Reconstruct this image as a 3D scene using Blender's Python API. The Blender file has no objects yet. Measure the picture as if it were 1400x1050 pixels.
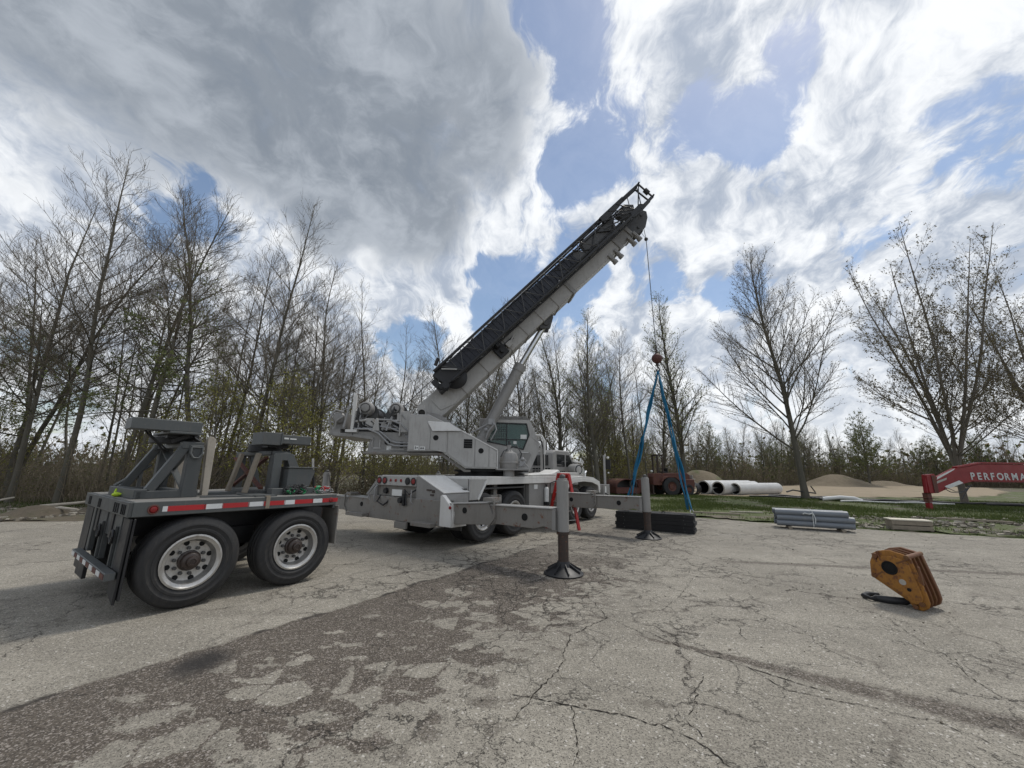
import bpy, bmesh, math, random
from math import radians, sin, cos, pi
from mathutils import Vector, Matrix, noise as mnoise

scene = bpy.context.scene
COL = scene.collection

# ---------------------------------------------------------------- camera
F_PX, PITCH, ROLL, CAM_H = 530.0, radians(12.6), radians(0.8), 1.65
cam_data = bpy.data.cameras.new("camera")
cam_data.sensor_width = 36.0
cam_data.lens = F_PX / 1400.0 * 36.0
cam_data.clip_start = 0.05
cam_data.clip_end = 2000.0
cam = bpy.data.objects.new("camera", cam_data)
COL.objects.link(cam)
fwd = Vector((0, cos(PITCH), sin(PITCH)))
rt = Vector((1, 0, 0))
up = rt.cross(fwd)
c_r = rt * cos(ROLL) + up * sin(ROLL)
c_u = up * cos(ROLL) - rt * sin(ROLL)
cam.matrix_world = Matrix(((c_r.x, c_u.x, -fwd.x, 0), (c_r.y, c_u.y, -fwd.y, 0), (c_r.z, c_u.z, -fwd.z, CAM_H), (0, 0, 0, 1)))
scene.camera = cam

# ---------------------------------------------------------------- sun and exposure
SUN_AZ, SUN_EL = radians(48.0), radians(60.0)      # azimuth clockwise from +Y
sun_data = bpy.data.lights.new("sun", 'SUN')
sun_data.energy = 1.5
sun_data.angle = radians(10.0)
sun_data.color = (1.0, 0.955, 0.88)
sun = bpy.data.objects.new("sun", sun_data)
COL.objects.link(sun)
sdir = Vector((sin(SUN_AZ) * cos(SUN_EL), cos(SUN_AZ) * cos(SUN_EL), sin(SUN_EL)))
sun.rotation_euler = sdir.to_track_quat('Z', 'Y').to_euler()
vs = scene.view_settings
vs.view_transform = 'Standard'
vs.look = 'None'
vs.gamma = 1.0
vs.use_curve_mapping = False
vs.exposure = 0.42
scene.cycles.max_bounces = 5
scene.cycles.diffuse_bounces = 2
scene.cycles.glossy_bounces = 3
scene.cycles.transparent_max_bounces = 6

# ---------------------------------------------------------------- node helper
class NT:
    def __init__(s, tree):
        s.t = tree; s.n = tree.nodes; s.l = tree.links
        s.n.clear()
    def new(s, kind, **kw):
        nd = s.n.new(kind)
        for k, v in kw.items(): setattr(nd, k, v)
        return nd
    def put(s, sock, v):
        if v is None: return
        if isinstance(v, bpy.types.NodeSocket): s.l.new(v, sock)
        else:
            if isinstance(v, (tuple, list)) and len(v) == 3 and sock.type == 'RGBA': v = (*v, 1)
            sock.default_value = v
    def math(s, op, a, b=None, c=None, clamp=False):
        m = s.new('ShaderNodeMath', operation=op, use_clamp=clamp)
        s.put(m.inputs[0], a); s.put(m.inputs[1], b); s.put(m.inputs[2], c)
        return m.outputs[0]
    def vmath(s, op, a, b=None, scale=None):
        m = s.new('ShaderNodeVectorMath', operation=op)
        s.put(m.inputs[0], a); s.put(m.inputs[1], b)
        if scale is not None: s.put(m.inputs[3], scale)
        return m.outputs['Value'] if op in ('DOT_PRODUCT', 'LENGTH', 'DISTANCE') else m.outputs[0]
    def noise(s, vec, scale, detail=4, rough=0.55, dist=0.0, out='Fac', w=None):
        m = s.new('ShaderNodeTexNoise')
        if w is not None: m.noise_dimensions = '4D'; s.put(m.inputs['W'], w)
        s.put(m.inputs['Vector'], vec); s.put(m.inputs['Scale'], scale); s.put(m.inputs['Detail'], detail)
        s.put(m.inputs['Roughness'], rough); s.put(m.inputs['Distortion'], dist)
        return m.outputs[out]
    def voro(s, vec, scale, feature='F1', out='Distance', rnd=1.0):
        m = s.new('ShaderNodeTexVoronoi', feature=feature)
        s.put(m.inputs['Vector'], vec); s.put(m.inputs['Scale'], scale); s.put(m.inputs['Randomness'], rnd)
        return m.outputs[out]
    def ss(s, v, lo, hi, a=0.0, b=1.0):
        m = s.new('ShaderNodeMapRange', interpolation_type='SMOOTHSTEP')
        s.put(m.inputs[0], v); s.put(m.inputs[1], lo); s.put(m.inputs[2], hi); s.put(m.inputs[3], a); s.put(m.inputs[4], b)
        return m.outputs[0]
    def mix(s, f, a, b, mode='MIX'):
        m = s.new('ShaderNodeMix', data_type='RGBA', blend_type=mode)
        s.put(m.inputs[0], f); s.put(m.inputs[6], a); s.put(m.inputs[7], b)
        return m.outputs[2]
    def mapping(s, vec, loc=(0, 0, 0), rot=(0, 0, 0), sc=(1, 1, 1)):
        m = s.new('ShaderNodeMapping')
        s.put(m.inputs[0], vec); m.inputs[1].default_value = loc; m.inputs[2].default_value = rot; m.inputs[3].default_value = sc
        return m.outputs[0]
    def bump(s, h, strength=0.3, dist=0.01, normal=None):
        m = s.new('ShaderNodeBump'); m.inputs['Strength'].default_value = strength; m.inputs['Distance'].default_value = dist
        s.put(m.inputs['Height'], h)
        if normal is not None: s.put(m.inputs['Normal'], normal)
        return m.outputs[0]

# ---------------------------------------------------------------- world: sky with broken cloud
def px_dir(px, py):
    d = fwd * F_PX + c_r * (px - 700) - c_u * (py - 525)
    return d.normalized()
world = bpy.data.worlds.new("World")
scene.world = world
world.cycles.sampling_method = 'MANUAL'
world.cycles.sample_map_resolution = 512
world.use_nodes = True
T = NT(world.node_tree)
tc = T.new('ShaderNodeTexCoord')
D = T.vmath('NORMALIZE', tc.outputs['Generated'])
sep = T.new('ShaderNodeSeparateXYZ'); T.l.new(D, sep.inputs[0])
zc = T.math('MAXIMUM', sep.outputs[2], 0.0)
k = T.math('DIVIDE', 1.0, T.math('ADD', zc, 0.70))
flat = T.vmath('MULTIPLY', D, (1, 1, 0))
uv = T.vmath('SCALE', flat, scale=k)                       # plane of the cloud deck
wn_ = T.noise(uv, 2.6, 4, 0.6, out='Color')
warp = T.vmath('SCALE', T.vmath('SUBTRACT', wn_, (0.5, 0.5, 0.5)), scale=0.24)
uvw = T.vmath('ADD', uv, warp)
dwarp = T.vmath('ADD', D, T.vmath('SCALE', warp, scale=1.3))
sky = T.new('ShaderNodeTexSky', sky_type='NISHITA')
sky.sun_disc = False
sky.sun_elevation = SUN_EL
sky.sun_rotation = SUN_AZ
sky.air_density = 1.15; sky.dust_density = 0.5; sky.ozone_density = 0.9
def blobs(lst):
    acc = None
    for (px, py, rad, wgt) in lst:
        d = px_dir(px, py)
        r = rad / F_PX
        dist = T.vmath('DISTANCE', dwarp, tuple(d))
        v = T.ss(dist, r * 0.35, r * 1.15, wgt, 0.0)
        acc = v if acc is None else T.math('MAXIMUM' if wgt > 0 else 'MINIMUM', acc, v)
    return acc
# the heavy grey cloud, the gaps of blue beside it, the streaky sheet to the right
heavy = blobs([(230, -60, 230, 1), (470, 130, 200, 1), (620, 130, 130, .9), (560, 260, 120, 0.95), (430, 275, 95, .9), (670, 210, 80, .7), (330, 100, 150, 1), (60, -20, 110, .7), (250, 160, 70, .8)])
gaps = blobs([(450, 420, 30, -.10), (330, 235, 20, -.06), (765, 50, 75, -0.20), (800, 200, 70, -0.13), (560, 455, 50, -0.16), (690, 395, 70, -0.22), (775, 395, 55, -0.20), (185, 255, 70, -.22), (60, 190, 55, -.20), (110, 150, 45, -.1), (290, 300, 40, -.12), (1000, 150, 70, -0.13),
              (1340, 185, 60, -0.17), (870, 110, 50, -0.10), (990, 400, 45, -.14), (1270, 240, 45, -.12), (1070, 80, 45, -.10), (915, 415, 35, -.14), (610, 350, 20, -.16), (1180, 330, 60, -.07)])
sheet = blobs([(1150, 290, 300, 0.07), (900, 320, 120, .07), (1330, 60, 220, .07), (960, 10, 120, .12), (1180, 60, 120, .08), (650, 330, 70, .10), (350, 440, 150, .10), (520, 370, 80, .14), (700, 540, 120, .10), (1150, 500, 200, .10), (20, 260, 90, .10), (330, 340, 80, .10), (870, 480, 90, .08)])
st = T.mapping(uvw, rot=(0, 0, radians(34)), sc=(1.6, 0.9, 1))
nA = T.noise(uvw, 3.6, 7, 0.60, 0.1)
nB = T.noise(st, 7.0, 6, 0.66, 0.25)
field = T.math('ADD', T.math('MULTIPLY', nA, 0.5), T.math('MULTIPLY', nB, 0.5))
field = T.math('ADD', field, T.math('MULTIPLY', heavy, 0.30))
field = T.math('ADD', field, sheet)
field = T.math('ADD', field, gaps)
cover = T.ss(field, 0.425, 0.515)
lowc = T.ss(sep.outputs[2], 0.02, 0.40, 1.0, 0.0)
cover = T.math('MAXIMUM', cover, T.math('MULTIPLY', T.ss(T.math('ADD', field, .02), 0.40, 0.49), lowc))
nC = T.noise(uvw, 9.5, 6, 0.62)
thick = T.ss(T.math('ADD', heavy, T.math('MULTIPLY', T.math('SUBTRACT', T.math('ADD', T.math('MULTIPLY', nA, .5), T.math('MULTIPLY', nC, .5)), 0.5), 2.4)), 0.25, 0.95)
puff = T.ss(T.math('ADD', T.math('MULTIPLY', nC, .5), T.math('MULTIPLY', nB, .5)), .40, .60)
bright = T.mix(puff, (0.33, 0.375, 0.45), (0.76, 0.775, 0.79))
bright = T.mix(T.math('MULTIPLY', lowc, .35), bright, (0.74, 0.755, 0.775))
darkc = T.mix(T.ss(T.math('ADD', T.math('MULTIPLY', nC, .5), T.math('MULTIPLY', nA, .5)), .38, .62), (0.155, 0.180, 0.213), (0.36, 0.39, 0.43))
ccol = T.mix(thick, bright, darkc)
bg1 = T.new('ShaderNodeBackground'); T.l.new(sky.outputs[0], bg1.inputs[0]); bg1.inputs[1].default_value = 0.085
bg2 = T.new('ShaderNodeBackground'); T.l.new(ccol, bg2.inputs[0]); bg2.inputs[1].default_value = 1.0
bluehz = T.math('ADD', T.math('MULTIPLY', cover, 0.88), 0.08)
ms = T.new('ShaderNodeMixShader'); T.l.new(bluehz, ms.inputs[0]); T.l.new(bg1.outputs[0], ms.inputs[1]); T.l.new(bg2.outputs[0], ms.inputs[2])
wo = T.new('ShaderNodeOutputWorld'); T.l.new(ms.outputs[0], wo.inputs[0])

# ---------------------------------------------------------------- materials
MATS = {}
def base_mat(name):
    m = bpy.data.materials.new(name); m.use_nodes = True
    t = NT(m.node_tree)
    b = t.new('ShaderNodeBsdfPrincipled'); o = t.new('ShaderNodeOutputMaterial')
    t.l.new(b.outputs[0], o.inputs[0])
    MATS[name] = m
    return m, t, b
def paint(name, col, rough=0.45, dirt=0.25, dirtcol=(0.10, 0.085, 0.07), scale=3.0, metal=0.0, bump=0.15, spec=0.5, rust=0.0, coat=0.0):
    m, t, b = base_mat(name)
    tc = t.new('ShaderNodeTexCoord'); P = tc.outputs['Object']
    n = t.noise(P, scale, 6, 0.65)
    streak = t.noise(t.mapping(P, sc=(6, 6, 0.7)), scale, 5, 0.6)
    d = t.math('MULTIPLY', t.ss(t.math('ADD', t.math('MULTIPLY', n, .55), t.math('MULTIPLY', streak, .45)), 0.45, 0.72), dirt, clamp=True)
    run = t.math('MULTIPLY', t.ss(t.noise(t.mapping(P, sc=(9, 9, .5)), scale * 1.3, 5, .65), .56, .70), dirt * .9, clamp=True)
    spots = t.math('MULTIPLY', t.ss(t.noise(P, scale * 5, 4, .7), .62, .70), dirt * 1.1, clamp=True)
    d = t.math('MAXIMUM', d, t.math('MAXIMUM', run, spots))
    var = t.mix(t.noise(P, scale * 0.6, 3, .5), tuple(c * 0.86 for c in col), tuple(min(1, c * 1.12) for c in col))
    c = t.mix(d, var, dirtcol)
    if rust > 0:
        r = t.ss(t.noise(P, scale * 2.2, 8, 0.7), 0.62 - rust * 0.3, 0.70 - rust * 0.2)
        c = t.mix(r, c, t.mix(t.noise(P, 14, 4, .6), (0.085, 0.032, 0.015), (0.21, 0.085, 0.035)))
    t.put(b.inputs['Base Color'], c)
    t.put(b.inputs['Roughness'], t.math('ADD', rough, t.math('MULTIPLY', t.math('SUBTRACT', n, 0.45), 0.5), clamp=True))
    b.inputs['Metallic'].default_value = metal
    b.inputs['Specular IOR Level'].default_value = spec
    b.inputs['Coat Weight'].default_value = coat
    if bump: t.put(b.inputs['Normal'], t.bump(t.noise(P, 30, 5, .6), bump, 0.004))
    return m
paint('grey_paint', (0.25, 0.243, 0.232), 0.42, 0.30)
paint('light_grey_paint', (0.375, 0.366, 0.348), 0.42, 0.32)
paint('white_paint', (0.62, 0.61, 0.585), 0.5, 0.35, (0.30, 0.27, 0.23))
paint('beam_grey', (0.21, 0.197, 0.178), 0.5, 0.35, rust=0.15)
paint('slate_paint', (0.055, 0.060, 0.061), 0.5, 0.30, (0.12, 0.105, 0.09))
paint('slate_edge', (0.080, 0.087, 0.087), 0.5, 0.4, (0.14, 0.125, 0.11))
paint('deck_steel', (0.17, 0.165, 0.155), 0.7, 0.5, (0.24, 0.21, 0.17), 5)
paint('black_steel', (0.012, 0.012, 0.014), 0.5, 0.3, (0.032, 0.03, 0.028))
paint('ball_brown', (0.085, 0.028, 0.022), 0.6, 0.5, (0.05, 0.025, 0.02))
paint('navy_steel', (0.007, 0.009, 0.017), 0.5, 0.3, (0.03, 0.03, 0.04))
paint('dark_steel', (0.055, 0.055, 0.055), 0.5, 0.4, (0.10, 0.085, 0.07))
paint('rubber', (0.020, 0.020, 0.021), 0.7, 0.5, (0.065, 0.058, 0.05), 4, bump=.25)
paint('alloy', (0.50, 0.49, 0.47), 0.38, 0.45, (0.16, 0.12, 0.085), 7, metal=0.75)
paint('chrome', (0.6, 0.6, 0.6), 0.2, 0.2, metal=1.0)
paint('rust_steel', (0.045, 0.030, 0.024), 0.6, 0.4, (0.03, 0.02, 0.016), 8, rust=0.12)
paint('oily_rust', (0.042, 0.029, 0.024), 0.4, 0.5, (0.03, 0.022, 0.018), 8)
paint('orange_paint', (0.34, 0.15, 0.025), 0.55, 0.55, (0.115, 0.042, 0.018), 6, rust=0.42, bump=.4)
paint('orange_dark', (0.16, 0.075, 0.022), 0.6, 0.6, (0.05, 0.025, 0.015), 6, rust=0.8, bump=.4)
paint('red_paint', (0.24, 0.010, 0.013), 0.45, 0.3, (0.06, 0.02, 0.02), 2)
paint('red_bright', (0.42, 0.02, 0.018), 0.4, 0.15, (0.2, 0.05, 0.04))
paint('rusty_red', (0.115, 0.042, 0.034), 0.7, 0.5, (0.09, 0.05, 0.04), 4, rust=0.4)
paint('lamp_red', (0.22, 0.01, 0.012), 0.25, 0.1, bump=0)
paint('tape_red', (0.42, 0.015, 0.02), 0.35, 0.15, (0.2, 0.08, 0.07))
paint('tape_white', (0.66, 0.67, 0.67), 0.35, 0.15, (0.35, 0.33, 0.3))
paint('timber', (0.40, 0.36, 0.30), 0.8, 0.5, (0.20, 0.17, 0.13), 6, bump=.4)
paint('weathered_timber', (0.26, 0.22, 0.17), 0.8, 0.5, (0.12, 0.10, 0.08), 6, bump=.4)
paint('pvc_grey', (0.17, 0.19, 0.215), 0.4, 0.25, (0.25, 0.24, 0.22), 2)
paint('pipe_white', (0.70, 0.70, 0.69), 0.5, 0.25, (0.42, 0.38, 0.33), 2)
paint('pipe_black', (0.013, 0.013, 0.015), 0.5, 0.2, (0.05, 0.045, 0.04))
paint('mat_black', (0.012, 0.012, 0.013), 0.8, 0.45, (0.035, 0.032, 0.028), 5, bump=.5)
paint('hose', (0.028, 0.028, 0.03), 0.45, 0.2)
paint('metal_hose', (0.30, 0.30, 0.30), 0.4, 0.3)
paint('pale_board', (0.62, 0.57, 0.47), 0.8, 0.3, (0.4, 0.35, 0.28), 6)
paint('label_white', (0.68, 0.68, 0.66), 0.5, 0.1)
paint('sling_blue', (0.006, 0.135, 0.26), 0.75, 0.3, (0.02, 0.05, 0.09), 9, bump=.5)
paint('hi_vis', (0.45, 0.62, 0.03), 0.6, 0.1)
paint('green_plastic', (0.02, 0.28, 0.10), 0.4, 0.2)
paint('concrete', (0.42, 0.40, 0.36), 0.85, 0.4, (0.25, 0.22, 0.18))
paint('wrap_plastic', (0.62, 0.64, 0.62), 0.3, 0.2)
paint('bark', (0.10, 0.092, 0.072), 0.9, 0.5, (0.19, 0.17, 0.13), 2.2, bump=.8)
paint('bark_grey', (0.15, 0.13, 0.105), 0.9, 0.5, (0.17, 0.155, 0.13), 2.2, bump=.8)
paint('twig', (0.125, 0.105, 0.078), 0.9, 0.3, (0.17, 0.145, 0.10), bump=0)
paint('brush_twig', (0.17, 0.14, 0.098), 0.9, 0.6, (0.26, 0.215, 0.15), .8, bump=0)
def leafmat(name, a, b_):
    m, t, b = base_mat(name)
    g = t.new('ShaderNodeNewGeometry')
    n = t.noise(g.outputs['Position'], 1.6, 3, .6)
    r = g.outputs['Random Per Island']
    c = t.mix(t.ss(t.math('ADD', t.math('MULTIPLY', n, .5), t.math('MULTIPLY', r, .5)), .25, .75), a, b_)
    t.put(b.inputs['Base Color'], c); b.inputs['Roughness'].default_value = 0.6
    b.inputs['Specular IOR Level'].default_value = 0.25
    tr = t.new('ShaderNodeBsdfTranslucent'); t.put(tr.inputs[0], c)
    mx = t.new('ShaderNodeMixShader'); mx.inputs[0].default_value = 0.45
    t.l.new(b.outputs[0], mx.inputs[1]); t.l.new(tr.outputs[0], mx.inputs[2])
    o = [x for x in t.n if x.type == 'OUTPUT_MATERIAL'][0]; t.l.new(mx.outputs[0], o.inputs[0])
    return m
leafmat('bud_dark', (0.10, 0.08, 0.045), (0.15, 0.13, 0.06))
leafmat('bud_green', (0.15, 0.175, 0.055), (0.25, 0.27, 0.09))
leafmat('pine_green', (0.10, 0.13, 0.045), (0.21, 0.23, 0.09))
leafmat('shrub_green', (0.19, 0.19, 0.045), (0.33, 0.32, 0.08))
leafmat('under_green', (0.08, 0.105, 0.03), (0.17, 0.18, 0.065))
leafmat('dry_leaf', (0.15, 0.12, 0.078), (0.26, 0.21, 0.14))
leafmat('blossom', (0.40, 0.40, 0.30), (0.6, 0.6, 0.5))
leafmat('grass_blade', (0.050, 0.078, 0.018), (0.115, 0.135, 0.045))
m, t, b = base_mat('glass')
b.inputs['Base Color'].default_value = (0.10, 0.19, 0.17, 1); b.inputs['Roughness'].default_value = 0.06
b.inputs['Transmission Weight'].default_value = 0.55; b.inputs['IOR'].default_value = 1.45
m, t, b = base_mat('dark_glass')
b.inputs['Base Color'].default_value = (0.012, 0.014, 0.016, 1); b.inputs['Roughness'].default_value = 0.08
m, t, b = base_mat('hole')
b.inputs['Base Color'].default_value = (0.006, 0.006, 0.006, 1); b.inputs['Roughness'].default_value = 0.9
m, t, b = base_mat('letter_white')
b.inputs['Base Color'].default_value = (0.55, 0.55, 0.54, 1); b.inputs['Roughness'].default_value = 0.5

# ---------------------------------------------------------------- mesh builder
class MB:
    def __init__(s, f=None):
        s.bm = bmesh.new(); s.f = f or (lambda v: Vector(v))
    def v(s, p): return s.bm.verts.new(s.f(p))
    def face(s, vs):
        try: return s.bm.faces.new(vs)
        except ValueError: return None
    def box(s, x0, x1, y0, y1, z0, z1):
        p = [s.v((x, y, z)) for x in (x0, x1) for y in (y0, y1) for z in (z0, z1)]
        for q in ((0, 1, 3, 2), (4, 6, 7, 5), (0, 4, 5, 1), (2, 3, 7, 6), (0, 2, 6, 4), (1, 5, 7, 3)):
            s.face([p[i] for i in q])
        return s
    def prism(s, poly, axis, lo, hi):
        def mk(a, b, h): return {'y': (a, h, b), 'x': (h, a, b), 'z': (a, b, h)}[axis]
        A = [s.v(mk(a, b, lo)) for a, b in poly]; B = [s.v(mk(a, b, hi)) for a, b in poly]
        n = len(poly)
        s.face(A); s.face(B[::-1])
        for i in range(n): s.face([A[i], B[i], B[(i + 1) % n], A[(i + 1) % n]])
        return s
    def frame(s, outer, inner, axis, lo, hi):
        """ring between two outlines with the same number of points"""
        def mk(a, b, h): return {'y': (a, h, b), 'x': (h, a, b), 'z': (a, b, h)}[axis]
        n = len(outer)
        R = [[s.v(mk(a, b, h)) for a, b in pl] for h in (lo, hi) for pl in (outer, inner)]
        for i in range(n):
            j = (i + 1) % n
            s.face([R[0][i], R[0][j], R[1][j], R[1][i]]); s.face([R[2][i], R[3][i], R[3][j], R[2][j]])
            s.face([R[0][i], R[2][i], R[2][j], R[0][j]]); s.face([R[1][i], R[1][j], R[3][j], R[3][i]])
        return s
    def cyl(s, p0, p1, r0, r1=None, seg=14, cap=True):
        r1 = r0 if r1 is None else r1
        return s.tube([p0, p1], [r0, r1], seg, cap)
    def tube(s, pts, r, seg=8, cap=True):
        pts = [Vector(p) for p in pts]
        n = len(pts)
        rr = r if isinstance(r, (list, tuple)) else [r] * n
        rings = []; prev = None
        for i, p in enumerate(pts):
            d = (pts[min(i + 1, n - 1)] - pts[max(i - 1, 0)]).normalized()
            if prev is None:
                a = Vector((0, 0, 1)) if abs(d.z) < 0.9 else Vector((1, 0, 0))
                u = d.cross(a).normalized()
            else:
                u = (prev - d * prev.dot(d)).normalized()
            prev = u; w = d.cross(u)
            rings.append([s.v(p + (u * cos(2 * pi * k / seg) + w * sin(2 * pi * k / seg)) * rr[i]) for k in range(seg)])
        for a, b in zip(rings, rings[1:]):
            for k in range(seg): s.face([a[k], a[(k + 1) % seg], b[(k + 1) % seg], b[k]])
        if cap: s.face(rings[0][::-1]); s.face(rings[-1])
        return s
    def lathe(s, c, axis, prof, seg=24):
        """prof = [(radius, offset along axis)]"""
        c = Vector(c); d = Vector(axis).normalized()
        a = Vector((0, 0, 1)) if abs(d.z) < 0.9 else Vector((1, 0, 0))
        u = d.cross(a).normalized(); w = d.cross(u)
        rings = []
        for r, h in prof:
            if r < 1e-5: rings.append([s.v(c + d * h)]); continue
            rings.append([s.v(c + d * h + (u * cos(2 * pi * k / seg) + w * sin(2 * pi * k / seg)) * r) for k in range(seg)])
        for A, B in zip(rings, rings[1:]):
            for k in range(seg):
                j = (k + 1) % seg
                if len(A) == 1 and len(B) == 1: continue
                if len(A) == 1: s.face([A[0], B[j], B[k]])
                elif len(B) == 1: s.face([A[k], A[j], B[0]])
                else: s.face([A[k], A[j], B[j], B[k]])
        return s
    def beam(s, p0, p1, wid, hgt, up=(0, 0, 1)):
        """rectangular bar from p0 to p1; wid along the side, hgt along up"""
        p0, p1 = Vector(p0), Vector(p1); d = (p1 - p0).normalized(); upv = Vector(up)
        sd = d.cross(upv).normalized(); uu = sd.cross(d)
        q = []
        for p in (p0, p1):
            for a, b in ((-1, -1), (1, -1), (1, 1), (-1, 1)): q.append(s.v(p + sd * a * wid / 2 + uu * b * hgt / 2))
        s.face(q[0:4][::-1]); s.face(q[4:8])
        for i in range(4): s.face([q[i], q[(i + 1) % 4], q[4 + (i + 1) % 4], q[4 + i]])
        return s
    def sphere(s, c, r, seg=14, rings=8, sc=(1, 1, 1)):
        c = Vector(c); prof = []
        R = []
        for i in range(rings + 1):
            th = pi * i / rings
            if i in (0, rings): R.append([s.v(c + Vector((0, 0, r * cos(th) * sc[2])))])
            else: R.append([s.v(c + Vector((r * sin(th) * cos(2 * pi * k / seg) * sc[0], r * sin(th) * sin(2 * pi * k / seg) * sc[1], r * cos(th) * sc[2]))) for k in range(seg)])
        for A, B in zip(R, R[1:]):
            for k in range(seg):
                j = (k + 1) % seg
                if len(A) == 1: s.face([A[0], B[k], B[j]])
                elif len(B) == 1: s.face([A[k], B[0], A[j]])
                else: s.face([A[k], B[k], B[j], A[j]])
        return s
    def mesh(s, name, mat, smooth=35, bevel=0.0):
        bm = s.bm
        bmesh.ops.recalc_face_normals(bm, faces=bm.faces[:])
        if bevel:
            es = [e for e in bm.edges if len(e.link_faces) == 2 and e.calc_face_angle(0) > radians(40) and e.calc_length() > bevel * 3]
            if es:
                try: bmesh.ops.bevel(bm, geom=es, offset=bevel, segments=1, affect='EDGES', clamp_overlap=True)
                except Exception: pass
        me = bpy.data.meshes.new(name); bm.to_mesh(me); bm.free()
        me.materials.append(MATS[mat])
        me.shade_smooth()
        me.set_sharp_from_angle(angle=radians(smooth))
        return me
    def build(s, name, mat, parent=None, bevel=0.0, smooth=35, label=None):
        o = bpy.data.objects.new(name, s.mesh(name, mat, smooth, bevel)); COL.objects.link(o)
        if parent is not None: o.parent = parent
        if label: o['label'] = label
        return o
def tag(o, label=None, cat=None, group=None, kind=None):
    if label: o['label'] = label
    if cat: o['category'] = cat
    if group: o['group'] = group
    if kind: o['kind'] = kind
    return o
def thing(name, label, cat, loc=(0, 0, 0), rz=0.0, group=None):
    o = bpy.data.objects.new(name, None); COL.objects.link(o)
    o.location = loc; o.rotation_euler = (0, 0, rz); o.empty_display_size = 0.3
    return tag(o, label, cat, group)
def copy_obj(o, parent=None):
    c = o.copy(); COL.objects.link(c); c.parent = parent
    return c
def raw_mesh(name, verts, faces, mats, midx=None, smooth=False):
    me = bpy.data.meshes.new(name); me.from_pydata(verts, [], faces)
    for m_ in mats: me.materials.append(MATS[m_])
    if midx is not None: me.polygons.foreach_set('material_index', midx)
    if smooth: me.shade_smooth()
    me.update()
    return me
def obj(name, me, parent=None):
    o = bpy.data.objects.new(name, me); COL.objects.link(o)
    if parent is not None: o.parent = parent
    return o

# ================================================================ SETTING
def in_poly(x, y, P):
    c = False; n = len(P); j = n - 1
    for i in range(n):
        xi, yi = P[i]; xj, yj = P[j]
        if (yi > y) != (yj > y) and x < (xj - xi) * (y - yi) / (yj - yi) + xi: c = not c
        j = i
    return c
PAVE = [(-70, -40), (70, -40), (70, -16), (24, 6.5), (14.2, 11.35), (12.9, 11.97), (9.1, 13.97), (6.95, 15.6), (6.0, 16.9), (4.4, 18.6), (1.0, 21.6),
        (-5.5, 21.7), (-8.5, 20.6), (-11.4, 15.2), (-12.9, 12.2), (-14.7, 11.85), (-22, 10.8), (-70, 6)]
def jitter_edge(P, i0, i1, step=0.35, amp=0.07, seed=1):
    rng = random.Random(seed); out = []
    n = len(P)
    for i in range(n):
        a, b_ = P[i], P[(i + 1) % n]
        out.append(a)
        if i0 <= i < i1:
            L = math.dist(a, b_); k = int(L / step)
            for q in range(1, k):
                t_ = q / k
                out.append((a[0] + (b_[0] - a[0]) * t_ + rng.uniform(-amp, amp), a[1] + (b_[1] - a[1]) * t_ + rng.uniform(-amp, amp)))
    return out
FIELD = [(8.5, 30.6), (14, 30.4), (19, 29.6), (25, 30.4), (33, 31.5), (44, 36), (58, 47), (74, 62), (66, 72), (48, 64), (31, 51), (18, 46), (7, 38)]
# ---- ground material: leaf litter, soil, thin green
m, t, b = base_mat('ground_soil')
P_ = t.new('ShaderNodeNewGeometry').outputs['Position']
c = t.mix(t.noise(P_, 2.5, 8, .7), (0.060, 0.047, 0.032), (0.17, 0.14, 0.10))
c = t.mix(t.ss(t.noise(P_, 0.35, 6, .6), .48, .62), c, t.mix(t.noise(P_, 9, 6, .7), (0.035, 0.055, 0.014), (0.10, 0.115, 0.04)))
c = t.mix(t.ss(t.noise(P_, 18, 5, .7), .62, .72), c, (0.24, 0.21, 0.16))
t.put(b.inputs['Base Color'], c); b.inputs['Roughness'].default_value = .95
t.put(b.inputs['Normal'], t.bump(t.noise(P_, 14, 8, .7), .8, .05))
m, t, b = base_mat('verge_soil')
P_ = t.new('ShaderNodeNewGeometry').outputs['Position']
c = t.mix(t.noise(P_, 7, 8, .7), (0.05, 0.068, 0.018), (0.11, 0.13, 0.04))
c = t.mix(t.ss(t.noise(P_, 0.8, 7, .65), .50, .62), c, t.mix(t.noise(P_, 12, 6, .7), (0.075, 0.06, 0.043), (0.22, 0.19, 0.145)))
t.put(b.inputs['Base Color'], c); b.inputs['Roughness'].default_value = .95
t.put(b.inputs['Normal'], t.bump(t.noise(P_, 16, 8, .7), .8, .04))
m, t, b = base_mat('field_dirt')
P_ = t.new('ShaderNodeNewGeometry').outputs['Position']
c = t.mix(t.noise(t.mapping(P_, rot=(0, 0, radians(-20)), sc=(.25, 1.6, 1)), 1.2, 8, .65), (0.17, 0.13, 0.085), (0.37, 0.30, 0.205))
c = t.mix(t.ss(t.noise(P_, 0.35, 6, .6), .56, .68), c, (0.16, 0.14, 0.075))
t.put(b.inputs['Base Color'], c); b.inputs['Roughness'].default_value = .95
t.put(b.inputs['Normal'], t.bump(t.noise(P_, 5, 8, .7), .6, .06))
m, t, b = base_mat('heap_soil')
P_ = t.new('ShaderNodeNewGeometry').outputs['Position']
c = t.mix(t.noise(P_, 2.2, 8, .7), (0.10, 0.08, 0.052), (0.235, 0.19, 0.13))
c = t.mix(t.ss(t.noise(P_, .6, 5, .6), .55, .7), c, (0.10, 0.105, 0.045))
t.put(b.inputs['Base Color'], c); b.inputs['Roughness'].default_value = .95
t.put(b.inputs['Normal'], t.bump(t.noise(P_, 6, 8, .7), .8, .1))
m, t, b = base_mat('rubble')
g_ = t.new('ShaderNodeNewGeometry')
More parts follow.
